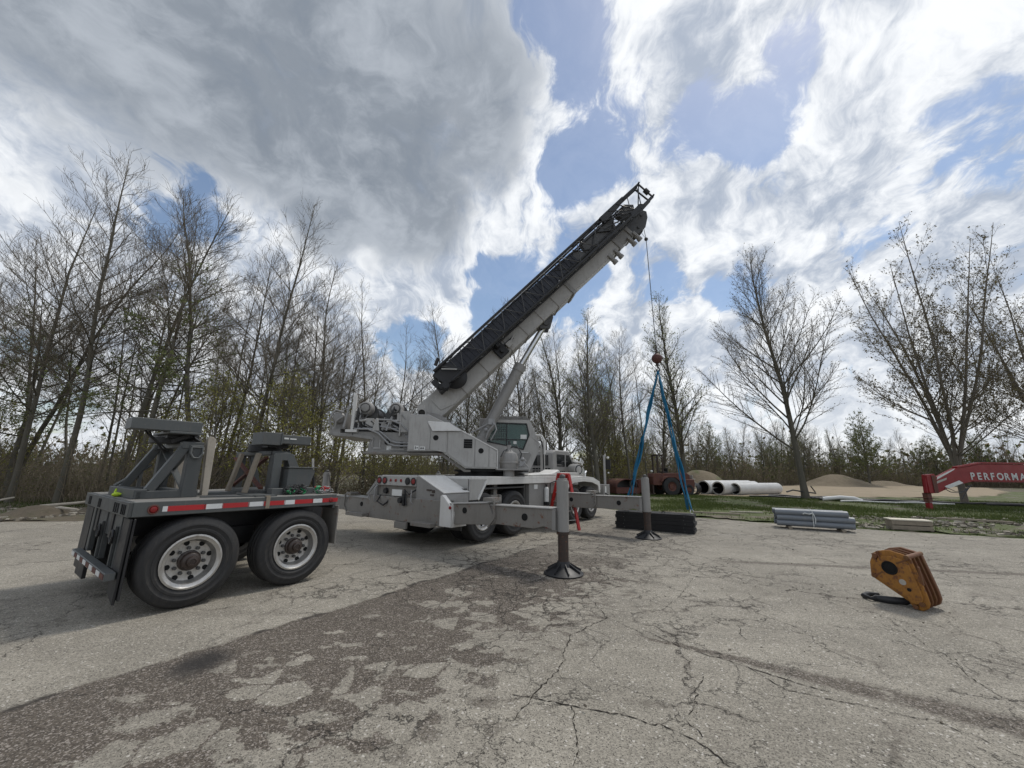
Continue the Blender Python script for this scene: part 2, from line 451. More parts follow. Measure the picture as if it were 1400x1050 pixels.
t.put(b.inputs['Base Color'], t.mix(t.math('POWER', g_.outputs['Random Per Island'], 1.6), (0.10, 0.083, 0.062), (0.46, 0.42, 0.35))); b.inputs['Roughness'].default_value = .9

# ---- pavement: old pale asphalt, a worn coarse lane, map cracking
m, t, b = base_mat('old_asphalt')
P_ = t.new('ShaderNodeNewGeometry').outputs['Position']
wv = t.vmath('SCALE', t.vmath('SUBTRACT', t.noise(P_, 2.2, 6, .65, out='Color'), (.5, .5, .5)), scale=0.42)
Pw = t.vmath('ADD', P_, wv)
Pw2 = t.vmath('ADD', P_, t.vmath('SCALE', t.vmath('SUBTRACT', t.noise(P_, 6, 5, .7, out='Color'), (.5, .5, .5)), scale=0.20))
big = t.noise(P_, 0.55, 6, .6)
mid = t.noise(P_, 3.0, 7, .65)
pale = t.mix(t.ss(t.math('ADD', t.math('MULTIPLY', big, .6), t.math('MULTIPLY', mid, .4)), .36, .64), (0.178, 0.162, 0.133), (0.365, 0.335, 0.280))
# long faint tyre and drainage streaks running with the lane
lane = t.mapping(P_, rot=(0, 0, radians(-56.7)), sc=(0.22, 1.5, 1))
strk = t.noise(lane, 1.6, 6, .6)
pale = t.mix(t.math('MULTIPLY', t.ss(strk, .50, .68), .55), pale, (0.150, 0.136, 0.115))
lane2 = t.mapping(P_, rot=(0, 0, radians(32)), sc=(0.16, 1.4, 1))
strk2 = t.noise(lane2, 1.3, 6, .6)
far = t.ss(t.vmath('DOT_PRODUCT', P_, (0, 1, 0)), 6.0, 11.0)
pale = t.mix(t.math('MULTIPLY', t.math('MULTIPLY', t.ss(strk2, .50, .62), .6), far), pale, (0.135, 0.122, 0.105))
pale = t.mix(t.math('MULTIPLY', t.ss(t.noise(lane2, 2.3, 6, .6), .60, .72), far), pale, (0.37, 0.36, 0.33))
# coarse aggregate
ag1 = t.voro(P_, 78, 'F1', 'Color'); ag2 = t.voro(P_, 150, 'F1', 'Color')
s1 = t.new('ShaderNodeSeparateColor'); t.l.new(ag1, s1.inputs[0]); s2 = t.new('ShaderNodeSeparateColor'); t.l.new(ag2, s2.inputs[0])
spk = t.math('ADD', t.math('MULTIPLY', s1.outputs[0], .5), t.math('MULTIPLY', s2.outputs[0], .5))
pale = t.mix(.52, pale, t.mix(spk, (0.055, 0.048, 0.038), (0.50, 0.46, 0.385)))
pale = t.mix(t.ss(s2.outputs[1], .86, .94), pale, (0.075, 0.066, 0.056))
pale = t.mix(t.ss(s1.outputs[1], .965, .99), pale, (0.50, 0.47, 0.42))
coarse = t.mix(spk, (0.030, 0.0245, 0.019), (0.170, 0.143, 0.115))
coarse = t.mix(t.ss(s1.outputs[2], .92, .97), coarse, (0.30, 0.265, 0.23))
coarse = t.mix(t.ss(s2.outputs[2], .87, .93), coarse, (0.28, 0.25, 0.22))
# lane mask
def signed(P0, d, wob=0.0):
    L = math.hypot(*d); nx, ny = d[1] / L, -d[0] / L
    v = t.math('SUBTRACT', t.vmath('DOT_PRODUCT', Pw2 if wob else P_, (nx, ny, 0)), P0[0] * nx + P0[1] * ny)
    return v
def along(P0, d):
    L = math.hypot(*d)
    return t.math('SUBTRACT', t.vmath('DOT_PRODUCT', P_, (d[0] / L, d[1] / L, 0)), (P0[0] * d[0] + P0[1] * d[1]) / L)
q = t.math('ADD', signed((-2.78, 4.16), (3.45, 5.10), 1), t.math('MULTIPLY', t.math('SUBTRACT', t.noise(P_, 0.9, 2, .5), .5), .45))
u = along((-2.78, 4.16), (3.45, 5.10))
n_edge = t.math('MULTIPLY', t.math('SUBTRACT', mid, .5), 0.9)
band = t.math('MULTIPLY', t.ss(q, -0.015, 0.05), t.ss(t.math('ADD', q, n_edge), 2.2, 3.2, 1.0, 0.0))
# islands of the pale surface left standing in it
isl = t.noise(t.mapping(Pw, rot=(0, 0, radians(-56.7)), sc=(0.9, 1.7, 1)), 3.0, 4, .5)
isl2 = t.noise(t.mapping(Pw2, rot=(0, 0, radians(-56.7)), sc=(0.9, 1.6, 1)), 4.6, 4, .5)
islm = t.ss(t.math('ADD', t.math('ADD', t.math('MULTIPLY', isl, .6), t.math('MULTIPLY', isl2, .4)), t.math('MULTIPLY', t.ss(q, 1.5, 2.8), 0.10)), .570, .592)
cellc = t.new('ShaderNodeSeparateColor'); t.l.new(t.voro(Pw2, 3.1, 'F1', 'Color'), cellc.inputs[0])
celle = t.voro(Pw2, 3.1, 'DISTANCE_TO_EDGE')
thr_ = t.math('ADD', t.ss(q, .5, 2.6, .92, .50), t.math('MULTIPLY', t.math('SUBTRACT', big, .5), 1.2))
cellm = t.math('MULTIPLY', t.ss(t.math('SUBTRACT', cellc.outputs[0], thr_), .0, .02), t.ss(t.math('ADD', celle, t.math('MULTIPLY', t.math('SUBTRACT', mid, .5), .10)), .022, .05))
islm = t.math('MAXIMUM', islm, cellm)
islm = t.math('MULTIPLY', islm, t.ss(q, .32, .62))
band = t.math('MULTIPLY', band, t.math('SUBTRACT', 1.0, t.math('MULTIPLY', islm, .93)))
band = t.math('MULTIPLY', band, t.ss(u, 4.2, 7.5, 1.0, .35))
# second worn strip on the right, and scattered stains
q2 = signed((1.30, 4.52), (2.3, -1.55), 1)
u2 = along((1.30, 4.52), (2.3, -1.55))
wd = t.ss(u2, 0.0, 3.2, .05, .30)
b2 = t.math('MULTIPLY', t.math('SUBTRACT', 1.0, t.ss(t.math('DIVIDE', t.math('ABSOLUTE', t.math('ADD', q2, t.math('MULTIPLY', n_edge, .12))), wd), .35, .85)), t.ss(u2, -.15, .25))
b2 = t.math('MULTIPLY', b2, t.ss(t.noise(Pw2, 7, 5, .6), .30, .46))
q3 = signed((5.0, 7.9), (9.0, -1.3), 1)
b3 = t.math('MULTIPLY', t.math('SUBTRACT', 1.0, t.ss(t.math('ABSOLUTE', t.math('ADD', q3, t.math('MULTIPLY', n_edge, .15))), .05, .16)), t.ss(t.vmath('DOT_PRODUCT', P_, (1, 0, 0)), 3.6, 4.6))
st_ = t.math('MULTIPLY', t.ss(t.noise(Pw, 0.85, 7, .65), .63, .70), .75)
worn = t.math('MAXIMUM', t.math('MAXIMUM', band, t.math('MULTIPLY', b2, .92)), t.math('MAXIMUM', t.math('MULTIPLY', b3, .7), t.math('MULTIPLY', st_, .7)))
# oil-black spot at the lane edge
edgel = t.math('MULTIPLY', t.math('SUBTRACT', 1.0, t.ss(t.math('ABSOLUTE', t.math('SUBTRACT', q, .035)), .01, .07)), t.ss(t.noise(Pw2, 2.4, 4, .6), .46, .58))
spot = t.math('MULTIPLY', t.ss(t.vmath('DISTANCE', t.vmath('MULTIPLY', Pw2, (1.25, .95, 0)), (-3.30, 3.60, 0)), .06, .36, 1., 0.), t.ss(q, -.02, .05))
# cracking
fine = t.voro(Pw, 2.1, 'DISTANCE_TO_EDGE'); coarsec = t.voro(t.vmath('ADD', Pw, t.vmath('SCALE', wv, scale=.6)), 0.52, 'DISTANCE_TO_EDGE')
vf = t.voro(Pw2, 5.2, 'DISTANCE_TO_EDGE')
pm = t.noise(P_, 0.42, 4, .5)
zoneC = t.math('MULTIPLY', t.ss(q, 1.4, 2.6), t.ss(q, 5.5, 9., .9, .25))
zoneA = t.math('MULTIPLY', t.math('MULTIPLY', t.ss(q, -1.7, -.5), t.ss(q, 1.9, 3.3, 1., 0.)), t.ss(u, 1.2, 2.6))
zone = t.math('MAXIMUM', zoneA, t.math('MULTIPLY', t.ss(pm, .56, .62), .7))
cf = t.math('MULTIPLY', t.ss(fine, .004, .016, 1., 0.), zone)
cg = t.math('MULTIPLY', t.math('MULTIPLY', t.ss(t.voro(t.vmath('ADD', Pw, t.vmath('SCALE', wv, scale=.8)), 1.05, 'DISTANCE_TO_EDGE'), .0015, .0065, .85, 0.), zoneC), t.ss(t.noise(P_, 1.3, 4, .6), .42, .52))
cv = t.math('MULTIPLY', t.ss(vf, .008, .04, .8, 0.), t.math('MULTIPLY', zone, t.ss(t.noise(P_, 1.1, 3, .5), .5, .56)))
cc = t.math('MULTIPLY', t.ss(coarsec, .0012, .0045, .9, 0.), t.ss(t.noise(P_, .9, 4, .6), .46, .56))
halo = t.math('MULTIPLY', t.ss(coarsec, .0, .028, .5, 0.), t.ss(t.noise(P_, 1.4, 5, .65), .46, .58))
crack = t.math('MAXIMUM', t.math('MAXIMUM', cf, cv), t.math('MAXIMUM', cc, cg))
halo2 = t.math('MULTIPLY', t.math('MULTIPLY', t.ss(fine, .0, .11, .75, 0.), zone), t.ss(t.noise(P_, 3.1, 5, .65), .50, .60))
worn = t.math('MAXIMUM', worn, t.math('MAXIMUM', halo, halo2))
c = t.mix(worn, pale, coarse)
c = t.mix(t.math('MULTIPLY', edgel, .8), c, (0.028, 0.024, 0.021))
c = t.mix(t.math('MULTIPLY', spot, .85), c, (0.016, 0.015, 0.015))
c = t.mix(t.math('MULTIPLY', crack, .9), c, (0.028, 0.024, 0.020))
t.put(b.inputs['Base Color'], c)
t.put(b.inputs['Roughness'], t.math('SUBTRACT', .88, t.math('MULTIPLY', spot, .25)))
b.inputs['Specular IOR Level'].default_value = .35
hgt = t.math('SUBTRACT', t.math('MULTIPLY', spk, t.math('ADD', .35, t.math('MULTIPLY', worn, .9))), t.math('ADD', t.math('MULTIPLY', crack, 3.5), t.math('MULTIPLY', worn, .9)))
t.put(b.inputs['Normal'], t.bump(hgt, .85, .006))

R_ = 700.0
bm_ = MB(); bm_.box(-R_, R_, -R_, R_, -1.2, -0.03); tag(bm_.build('ground', 'ground_soil'), kind='structure')
pav = [(x, y) for x, y in jitter_edge(PAVE, 2, 17)]
o = MB().prism(pav, 'z', -0.3, 0.0).build('pavement', 'old_asphalt'); tag(o, kind='structure')
def hgrid(name, P, mat, z0, amp, step, sc, edge=0.8, kind='structure'):
    xs = [p[0] for p in P]; ys = [p[1] for p in P]
    nx = int((max(xs) - min(xs)) / step) + 1; ny = int((max(ys) - min(ys)) / step) + 1
    V = []; Fc = []
    idx = {}
    for i in range(nx + 1):
        for j in range(ny + 1):
            x = min(xs) + i * step; y = min(ys) + j * step
            idx[i, j] = len(V)
            V.append((x, y, z0 + amp * (mnoise.fractal(Vector((x * sc, y * sc, 3.7)), 0.8, 2.0, 4) + .4)))
    for i in range(nx):
        for j in range(ny):
            if in_poly(min(xs) + (i + .5) * step, min(ys) + (j + .5) * step, P): Fc.append((idx[i, j], idx[i + 1, j], idx[i + 1, j + 1], idx[i, j + 1]))
    used = sorted({q_ for f_ in Fc for q_ in f_}); mp = {a: k_ for k_, a in enumerate(used)}
    me = raw_mesh(name, [V[a] for a in used], [tuple(mp[a] for a in f_) for f_ in Fc], [mat], smooth=True)
    return tag(obj(name, me), kind=kind)
VERGE = [(90, -26), (24.2, 6.7), (14.3, 11.5), (13.0, 12.15), (9.2, 14.15), (7.1, 15.8), (6.15, 17.1), (4.5, 18.8), (1.1, 21.8), (-5.5, 21.9), (-8.6, 20.8), (-9.5, 25.5), (4, 27), (9, 30.7), (19, 29.8), (25, 30.6), (44, 36.2), (58, 47), (90, 40)]
hgrid('grass_verge', VERGE, 'verge_soil', 0.0, 0.05, 0.4, .5)
hgrid('dirt_field', FIELD, 'field_dirt', 0.012, 0.07, 0.8, .35)
LEFTV = [(-70, 6.2), (-22, 11.0), (-14.7, 12.0), (-12.9, 12.4), (-11.5, 15.3), (-8.7, 20.8), (-9.5, 25), (-30, 19), (-70, 20)]
hgrid('bare_roadside', LEFTV, 'ground_soil', 0.0, 0.07, 0.4, .6)
def edge_base(name, i0, i1, outer, mat):
    a = pav.index(PAVE[i0]); b_ = pav.index(PAVE[i1])
    P = pav[a:b_ + 1] + outer
    tag(MB().prism(P, 'z', -.25, -.003).build(name, mat), kind='structure')
edge_base('verge_edge', 3, 10, [(0.5, 23.5), (8, 27), (24, 20), (40, 10), (45, 0)], 'verge_soil')
edge_base('verge_edge', 10, 12, [(-9.2, 23), (0.4, 23.4)], 'verge_soil')
edge_base('roadside_edge', 12, 16, [(-24, 14.5), (-14, 15.5), (-10.5, 21.5)], 'ground_soil')
# cracks traced as shallow dark seams lying on the pavement
def seam(mb, pts, w0=0.012, seed=0):
    rng = random.Random(seed); out = []
    for (a, b_) in zip(pts, pts[1:]):
        L = math.dist(a, b_); k_ = max(2, int(L / 0.022))
        for i in range(k_):
            t_ = i / k_
            nx = mnoise.noise(Vector((a[0] * 3 + t_ * L * 4.2, a[1] * 3, seed * 1.7))) * .045
            ny = mnoise.noise(Vector((a[0] * 3, a[1] * 3 + t_ * L * 4.2, 9 + seed * 1.7))) * .045
            nx += mnoise.noise(Vector((a[0] * 5 + t_ * L * 17, a[1] * 3, seed))) * .022; ny += mnoise.noise(Vector((a[0], a[1] * 3 + t_ * L * 17, 5 + seed))) * .022
            out.append((a[0] + (b_[0] - a[0]) * t_ + nx * min(1, 4 * t_), a[1] + (b_[1] - a[1]) * t_ + ny * min(1, 4 * t_)))
    out.append(pts[-1])
    n = len(out); L_ = []; R__ = []
    for i, p in enumerate(out):
        a = out[max(0, i - 1)]; b_ = out[min(n - 1, i + 1)]; d = Vector((b_[0] - a[0], b_[1] - a[1], 0)).normalized()
        w = w0 * (0.15 + 1.2 * rng.random() ** 1.5) * (0.3 if i in (0, n - 1) else 1)
        L_.append(mb.v((p[0] - d.y * w / 2, p[1] + d.x * w / 2, 0.004))); R__.append(mb.v((p[0] + d.y * w / 2, p[1] - d.x * w / 2, 0.004)))
    for i in range(n - 1): mb.face([L_[i], R__[i], R__[i + 1], L_[i + 1]])
m, t, b = base_mat('crack_fill')
b.inputs['Base Color'].default_value = (0.030, 0.026, 0.022, 1); b.inputs['Roughness'].default_value = 1.0; b.inputs['Specular IOR Level'].default_value = .1
SE = MB()
def g2(px, py):
    d = px_dir(px, py); k_ = -CAM_H / d.z
    return (d.x * k_, d.y * k_)
SEAMS = [([(700, 950), (780, 965), (850, 978), (900, 990), (950, 1012), (1000, 1050)], .022), ([(780, 965), (788, 1000), (783, 1050)], .016), ([(962, 925), (955, 950), (938, 985), (960, 1010)], .014),
         ([(880, 862), (930, 885), (1000, 905), (1060, 925), (1140, 950)], .02), ([(1010, 905), (1080, 945), (1180, 965), (1290, 990), (1400, 1035)], .016), ([(800, 812), (830, 845), (870, 862), (880, 868)], .016),
         ([(830, 845), (780, 868), (770, 905), (740, 940), (700, 985)], .02), ([(905, 835), (960, 848), (1010, 855), (1020, 875)], .016), ([(950, 788), (1040, 800), (1130, 808), (1200, 828)], .012),
         ([(1215, 845), (1240, 865), (1290, 893), (1340, 935), (1400, 968)], .014), ([(1010, 855), (1080, 862), (1150, 880)], .012), ([(905, 835), (930, 815), (948, 790)], .012),
         ([(640, 850), (700, 835), (770, 838), (830, 845)], .016), ([(1030, 790), (1100, 783), (1180, 792)], .010), ([(1100, 770), (1180, 778), (1290, 792), (1400, 806)], .016)]
for i, (pp, w) in enumerate(SEAMS): seam(SE, [g2(*p) for p in pp], w * .5, i)
tag(SE.build('pavement_cracks', 'crack_fill'), kind='structure')

# ---- heaps of earth beyond the field
def heap(name, cx, cy, rx, ry, h, seed, mat='heap_soil', kind='structure', label=None, cat=None):
    V = []; Fc = []; nr, ns = 14, 40
    V.append((cx, cy, h))
    for i in range(1, nr + 1):
        for k_ in range(ns):
            r = i / nr; a = 2 * pi * k_ / ns
            x, y = rx * r * cos(a), ry * r * sin(a)
            z = h * (0.5 + 0.5 * cos(pi * r)) ** 0.9 + (1 - r) * h * .35 * mnoise.noise(Vector((x * 1.6 / rx * 2, y * 1.6 / ry * 2, seed))) * r * 2
            V.append((cx + x, cy + y, max(z, -0.02) if i < nr else -0.03))
    for k_ in range(ns): Fc.append((0, 1 + k_, 1 + (k_ + 1) % ns))
    for i in range(nr - 1):
        for k_ in range(ns):
            a = 1 + i * ns + k_; b_ = 1 + i * ns + (k_ + 1) % ns
            Fc.append((a, a + ns, b_ + ns, b_))
    o_ = obj(name, raw_mesh(name, V, Fc, [mat], smooth=True)); tag(o_, label, cat, kind=kind); return o_
heap('earth_mound', 50.4, 61.5, 6.6, 4.5, 1.75, 2.2)
heap('earth_mound', 62.2, 66.5, 5.4, 3.5, 0.85, 5.2)
heap('earth_mound', 21.6, 45.5, 4.6, 3.2, 2.0, 8.1)

# ---- grass blades and loose rubble
def scatter(P, n, rng, dens=None):
    xs = [p[0] for p in P]; ys = [p[1] for p in P]; out = []
    while len(out) < n:
        x = rng.uniform(min(xs), max(xs)); y = rng.uniform(min(ys), max(ys))
        if in_poly(x, y, P) and (dens is None or rng.random() < dens(x, y)): out.append((x, y))
    return out
rng = random.Random(5)
def blades(name, pts, hmin, hmax, w, mat, rng, lean=.5):
    V = []; Fc = []
    for x, y in pts:
        for _ in range(2):
            x2 = x + rng.gauss(0, .05); y2 = y + rng.gauss(0, .05)
            a = rng.uniform(0, 2 * pi); h = rng.uniform(hmin, hmax); lx = rng.gauss(0, lean) * h; ly = rng.gauss(0, lean) * h
            dx, dy = cos(a) * w / 2, sin(a) * w / 2; k_ = len(V)
            V += [(x2 - dx, y2 - dy, -.01), (x2 + dx, y2 + dy, -.01), (x2 + lx, y2 + ly, h)]; Fc.append((k_, k_ + 1, k_ + 2))
    return tag(obj(name, raw_mesh(name, V, Fc, [mat])), kind='stuff')
NEARV = [(34, 5), (24.2, 6.7), (14.3, 11.5), (13.0, 12.15), (9.2, 14.15), (7.1, 15.8), (6.15, 17.1), (4.5, 18.8), (1.1, 21.8), (-5.5, 21.9), (-8.6, 20.8), (-9, 25), (4, 28), (9, 30.5), (19, 29.6), (30, 28), (40, 24)]
def dn(x, y):
    v_ = mnoise.fractal(Vector((x * .33, y * .33, 1.0)), .9, 2, 4)
    near = 1.0 if y > 16.2 + (x - 12) * -.28 else .30
    return max(0.03, min(1, .55 + v_ * 1.5)) * near
o = blades('verge_grass', scatter(NEARV, 60000, rng, dn), .05, .17, .028, 'grass_blade', rng); o['label'] = 'short green spring grass growing along the far edge of the pavement'
LV2 = [(-40, 12.6), (-22, 12.6), (-14.7, 12.8), (-12.0, 15.5), (-9.0, 20.8), (-9.5, 25), (-24, 18.5), (-40, 18)]
o = blades('roadside_grass', scatter(LV2, 9000, rng, lambda x, y: .9 if (y > 15.5 or mnoise.noise(Vector((x * .5, y * .5, 0))) > .15) else .1), .06, .22, .03, 'grass_blade', rng); o['label'] = 'thin green grass at the foot of the left woods'
def chips(name, pts, s0, s1, rng, label):
    V = []; Fc = []
    for x, y in pts:
        c_ = Vector((x, y, rng.uniform(0, .05))); s_ = rng.uniform(s0, s1)
        M_ = Matrix.Rotation(rng.uniform(0, 6.3), 3, 'Z') @ Matrix.Rotation(rng.gauss(0, .35), 3, 'X')
        sx, sy, sz = s_ * rng.uniform(.8, 2.2), s_ * rng.uniform(.5, 1), s_ * rng.uniform(.3, .8); k_ = len(V)
        for a in (-1, 1):
            for b_ in (-1, 1):
                for d_ in (-1, 1): V.append(tuple(c_ + M_ @ Vector((a * sx * rng.uniform(.6, 1), b_ * sy * rng.uniform(.6, 1), d_ * sz))))
        for q_ in ((0, 1, 3, 2), (4, 6, 7, 5), (0, 4, 5, 1), (2, 3, 7, 6), (0, 2, 6, 4), (1, 5, 7, 3)): Fc.append(tuple(k_ + i for i in q_))
    o_ = tag(obj(name, raw_mesh(name, V, Fc, ['rubble'])), label, kind='stuff'); return o_
RB = [(-24, 11.4), (-14.6, 12.1), (-13.6, 13.4), (-15, 15.2), (-26, 15)]
chips('rubble', scatter(RB, 2600, rng, lambda x, y: .35 + mnoise.noise(Vector((x, y, 0)))), .02, .085, rng, 'pale broken stone and wood chips heaped along the left pavement edge')
RB2 = [(10.6, 13.6), (14.5, 11.7), (24, 7.4), (27, 12), (19, 16.5), (12, 16.8)]
chips('debris', scatter(RB2, 4200, rng, lambda x, y: .25 + mnoise.noise(Vector((x * .8, y * .8, 3)))), .015, .06, rng, 'scattered stones and bits of wood on the bare verge to the right')
chips('loose_gravel', scatter([(-6, 2.2), (6, 2.2), (12, 12), (-10, 12)], 500, rng), .003, .009, rng, 'loose grit lying on the pavement')

# ================================================================ TREES AND WOODS
def perp(d, ang, rng_):
    a = Vector((0, 0, 1)) if abs(d.z) < .95 else Vector((1, 0, 0))
    u_ = d.cross(a).normalized(); w_ = d.cross(u_)
    return u_ * cos(ang) + w_ * sin(ang)
def tube_raw(V, Fc, pts, rad, seg):
    k0 = len(V); n = len(pts); prev = None
    for i, p in enumerate(pts):
        d = (pts[min(i + 1, n - 1)] - pts[max(i - 1, 0)]).normalized()
        if prev is None: u_ = perp(d, 0, None)
        else: u_ = (prev - d * prev.dot(d)).normalized()
        prev = u_; w_ = d.cross(u_); r = rad[i]
        for k_ in range(seg):
            a = 2 * pi * k_ / seg; V.append(tuple(p + u_ * (r * cos(a)) + w_ * (r * sin(a))))
    for i in range(n - 1):
        for k_ in range(seg):
            a = k0 + i * seg + k_; b_ = k0 + i * seg + (k_ + 1) % seg
            Fc.append((a, b_, b_ + seg, a + seg))
    if seg > 3: Fc.append(tuple(k0 + (n - 1) * seg + k_ for k_ in range(seg)))
class TreeGen:
    def __init__(s, seed, H=15, r0=.17, clear=.18, spread=.42, nl=34, nb=8, nt=5, up=.35, ang=(48, 30), leaf=None, leafn=1, leafs=.05, wob=.03, twig_r=.0052, stems=1, droop=0, bark='bark', lean=0, keepbark=True):
        rg = random.Random(seed); s.rg = rg
        TV, TF, CV, CF, LV, LF = [], [], [], [], [], []
        s.L = (LV, LF, leafs, leafn)
        def path(st, d, L, n, wobble, trop, gy=0):
            pts = [st]; d = d.normalized()
            for i in range(n):
                d = (d + Vector((rg.gauss(0, wobble), rg.gauss(0, wobble), rg.gauss(0, wobble) + trop))).normalized()
                pts.append(pts[-1] + d * (L / n))
            return pts
        def at(pts, f):
            x = f * (len(pts) - 1); i = min(int(x), len(pts) - 2); q_ = x - i
            return pts[i].lerp(pts[i + 1], q_), (pts[i + 1] - pts[i]).normalized()
        for st in range(stems):
            if stems == 1: d0 = Vector((lean, 0, 1)); h = H; rr = r0
            else:
                a = 2 * pi * st / stems + rg.uniform(-.4, .4); d0 = Vector((cos(a) * .23, sin(a) * .23, 1)); h = H * rg.uniform(.82, 1.0); rr = r0 * (.6 if stems > 1 else 1)
            base = Vector((0, 0, 0)) if stems == 1 else Vector((0, 0, clear * H * .55))
            n = 14
            tr = path(base, d0, h - base.z, n, wob, .02)
            rad = [max(.012, rr * (1 - i / n) ** .85 + .008) for i in range(n + 1)]
            if stems == 1: rad[0] *= 1.35
            tube_raw(TV, TF, tr, rad, 7)
            if stems > 1 and st == 0: tube_raw(TV, TF, [Vector((0, 0, -.05)), Vector((0, 0, .4)), Vector((0, 0, base.z * .8)), base + Vector((0, 0, .25))], [r0 * 1.35, r0 * 1.05, r0, r0 * .8], 8)
            cl = clear if stems == 1 else 0.04
            nl_ = nl // stems
            for i in range(nl_):
                f = cl + (1 - cl) * ((i + rg.random()) / nl_) ** 0.95 * .97
                p, td = at(tr, f)
                rel = (f - cl) / (1 - cl)
                ln = H * spread * (1 - rel) ** .75 * rg.uniform(.7, 1.1) + .35
                aa = radians(ang[0] + (ang[1] - ang[0]) * rel + rg.gauss(0, 7))
                az = i * 2.39996 + rg.gauss(0, .4)
                d = td * cos(aa) + perp(td, az, rg) * sin(aa)
                r1 = max(.010, rad[min(n, int(f * n))] * .42 * min(1, ln / 2))
                lb = path(p, d, ln, 6, .07, .045 * (up * 3) - droop * .06)
                tube_raw(TV if r1 > .03 else CV, TF if r1 > .03 else CF, lb, [max(.006, r1 * (1 - .85 * j / 6)) for j in range(7)], 4)
                nb_ = max(2, int(nb * ln / 3.2))
                for j in range(nb_):
                    f2 = .16 + .82 * (j + rg.random()) / nb_
                    p2, d2 = at(lb, f2)
                    l2 = ln * .42 * (1.15 - f2) * rg.uniform(.7, 1.2) + .18
                    sd = perp(d2, rg.uniform(0, 6.28), rg)
                    dd = (d2 * .8 + sd * .62 + Vector((0, 0, .18 - droop * .2)))
                    b2_ = path(p2, dd, l2, 3, .09, .05 * (1 - droop))
                    r2 = max(.0062, r1 * .4 * (1 - f2 * .5))
                    tube_raw(CV, CF, b2_, [r2, r2 * .8, r2 * .6, .0045], 3)
                    nt_ = max(2, int(nt * l2 / .8))
                    for q_ in range(nt_):
                        f3 = .15 + .85 * (q_ + rg.random()) / nt_
                        p3, d3 = at(b2_, min(f3, .99))
                        sd = perp(d3, rg.uniform(0, 6.28), rg)
                        l3 = rg.uniform(.18, .5)
                        e = p3 + (d3 * .8 + sd * .6 + Vector((0, 0, .25 - droop * .3))).normalized() * l3
                        tube_raw(CV, CF, [p3, e], [twig_r, .0035], 3)
                        if leaf:
                            for _ in range(leafn): s.leafq(p3.lerp(e, rg.uniform(.3, 1.05)), leafs)
        s.bark = bark; s.leaf = leaf
        s.trunk = raw_mesh('trunk', TV, TF, [bark], smooth=True)
        mi = [0] * len(CF) + [1] * len(LF); k_ = len(CV)
        s.crown = raw_mesh('crown', CV + LV, CF + [tuple(a + k_ for a in f_) for f_ in LF], ['twig', leaf or 'twig'], mi)
    def leafq(s, p, sz):
        LV, LF = s.L[0], s.L[1]; rg = s.rg
        a = Vector((rg.gauss(0, 1), rg.gauss(0, 1), rg.gauss(0, 1))).normalized(); b_ = perp(a, rg.uniform(0, 6.28), rg)
        z = sz * rg.uniform(.6, 1.3); p = p + Vector((rg.gauss(0, .04), rg.gauss(0, .04), rg.gauss(0, .04))); k_ = len(LV)
        LV += [tuple(p - a * z), tuple(p + b_ * z * .55), tuple(p + a * z), tuple(p - b_ * z * .55)]; LF.append((k_, k_ + 1, k_ + 2, k_ + 3))
def plant_tree(tg, x, y, s_, rz, label, name='bare_tree', group=None, lean=(0, 0)):
    e = thing(name, label, 'tree', (x, y, -.02), rz, group); e.scale = (s_, s_, s_); e.rotation_euler = (lean[0], lean[1], rz)
    obj('trunk', tg.trunk, e); obj('crown', tg.crown, e)
    return e
G_green = TreeGen(11, H=16.5, r0=.19, clear=.16, spread=.30, nl=60, nb=11, nt=6, ang=(46, 22), leaf='bud_green', leafn=1, leafs=.06)
G_mid = TreeGen(12, H=14, r0=.15, clear=.12, spread=.30, nl=48, nb=10, nt=6, ang=(42, 22), leaf='bud_green', leafn=1, leafs=.05)
G_open = TreeGen(13, H=18.5, r0=.19, clear=.17, spread=.46, nl=44, nb=11, nt=6, ang=(50, 18), leaf='bud_dark', leafn=1, leafs=.045, wob=.03, up=.75)
G_vase = TreeGen(14, H=19.5, r0=.16, clear=.18, spread=.35, nl=92, nb=10, nt=5, ang=(48, 24), leaf='bud_dark', leafn=2, leafs=.06, stems=6, bark='bark_grey')
G_bare = [TreeGen(21 + i, H=15.5, r0=.105, clear=.22 + .04 * i, spread=.30 + .03 * (i % 3), nl=44, nb=11, nt=7, ang=(60, 32), wob=.035, lean=.04 * (i - 1.5)) for i in range(4)]
G_bud = TreeGen(31, H=15, r0=.085, clear=.25, spread=.26, nl=30, nb=7, nt=4, ang=(55, 30), leaf='bud_green', leafn=2, leafs=.026)
G_slim = [TreeGen(41 + i, H=12, r0=.06, clear=.35, spread=.18, nl=22, nb=5, nt=4, ang=(50, 28), wob=.03, leaf='bud_dark', leafs=.03) for i in range(2)]
G_pine = TreeGen(51, H=12, r0=.13, clear=.30, spread=.26, nl=40, nb=9, nt=6, ang=(88, 62), leaf='pine_green', leafn=6, leafs=.05, up=.05, droop=.6)
G_shrub = TreeGen(61, H=4.5, r0=.05, clear=.05, spread=.5, nl=48, nb=10, nt=6, ang=(55, 30), leaf='shrub_green', leafn=4, leafs=.036)
G_bushy = TreeGen(62, H=9, r0=.12, clear=.08, spread=.42, nl=44, nb=9, nt=6, ang=(60, 30), leaf='under_green', leafn=4, leafs=.075)

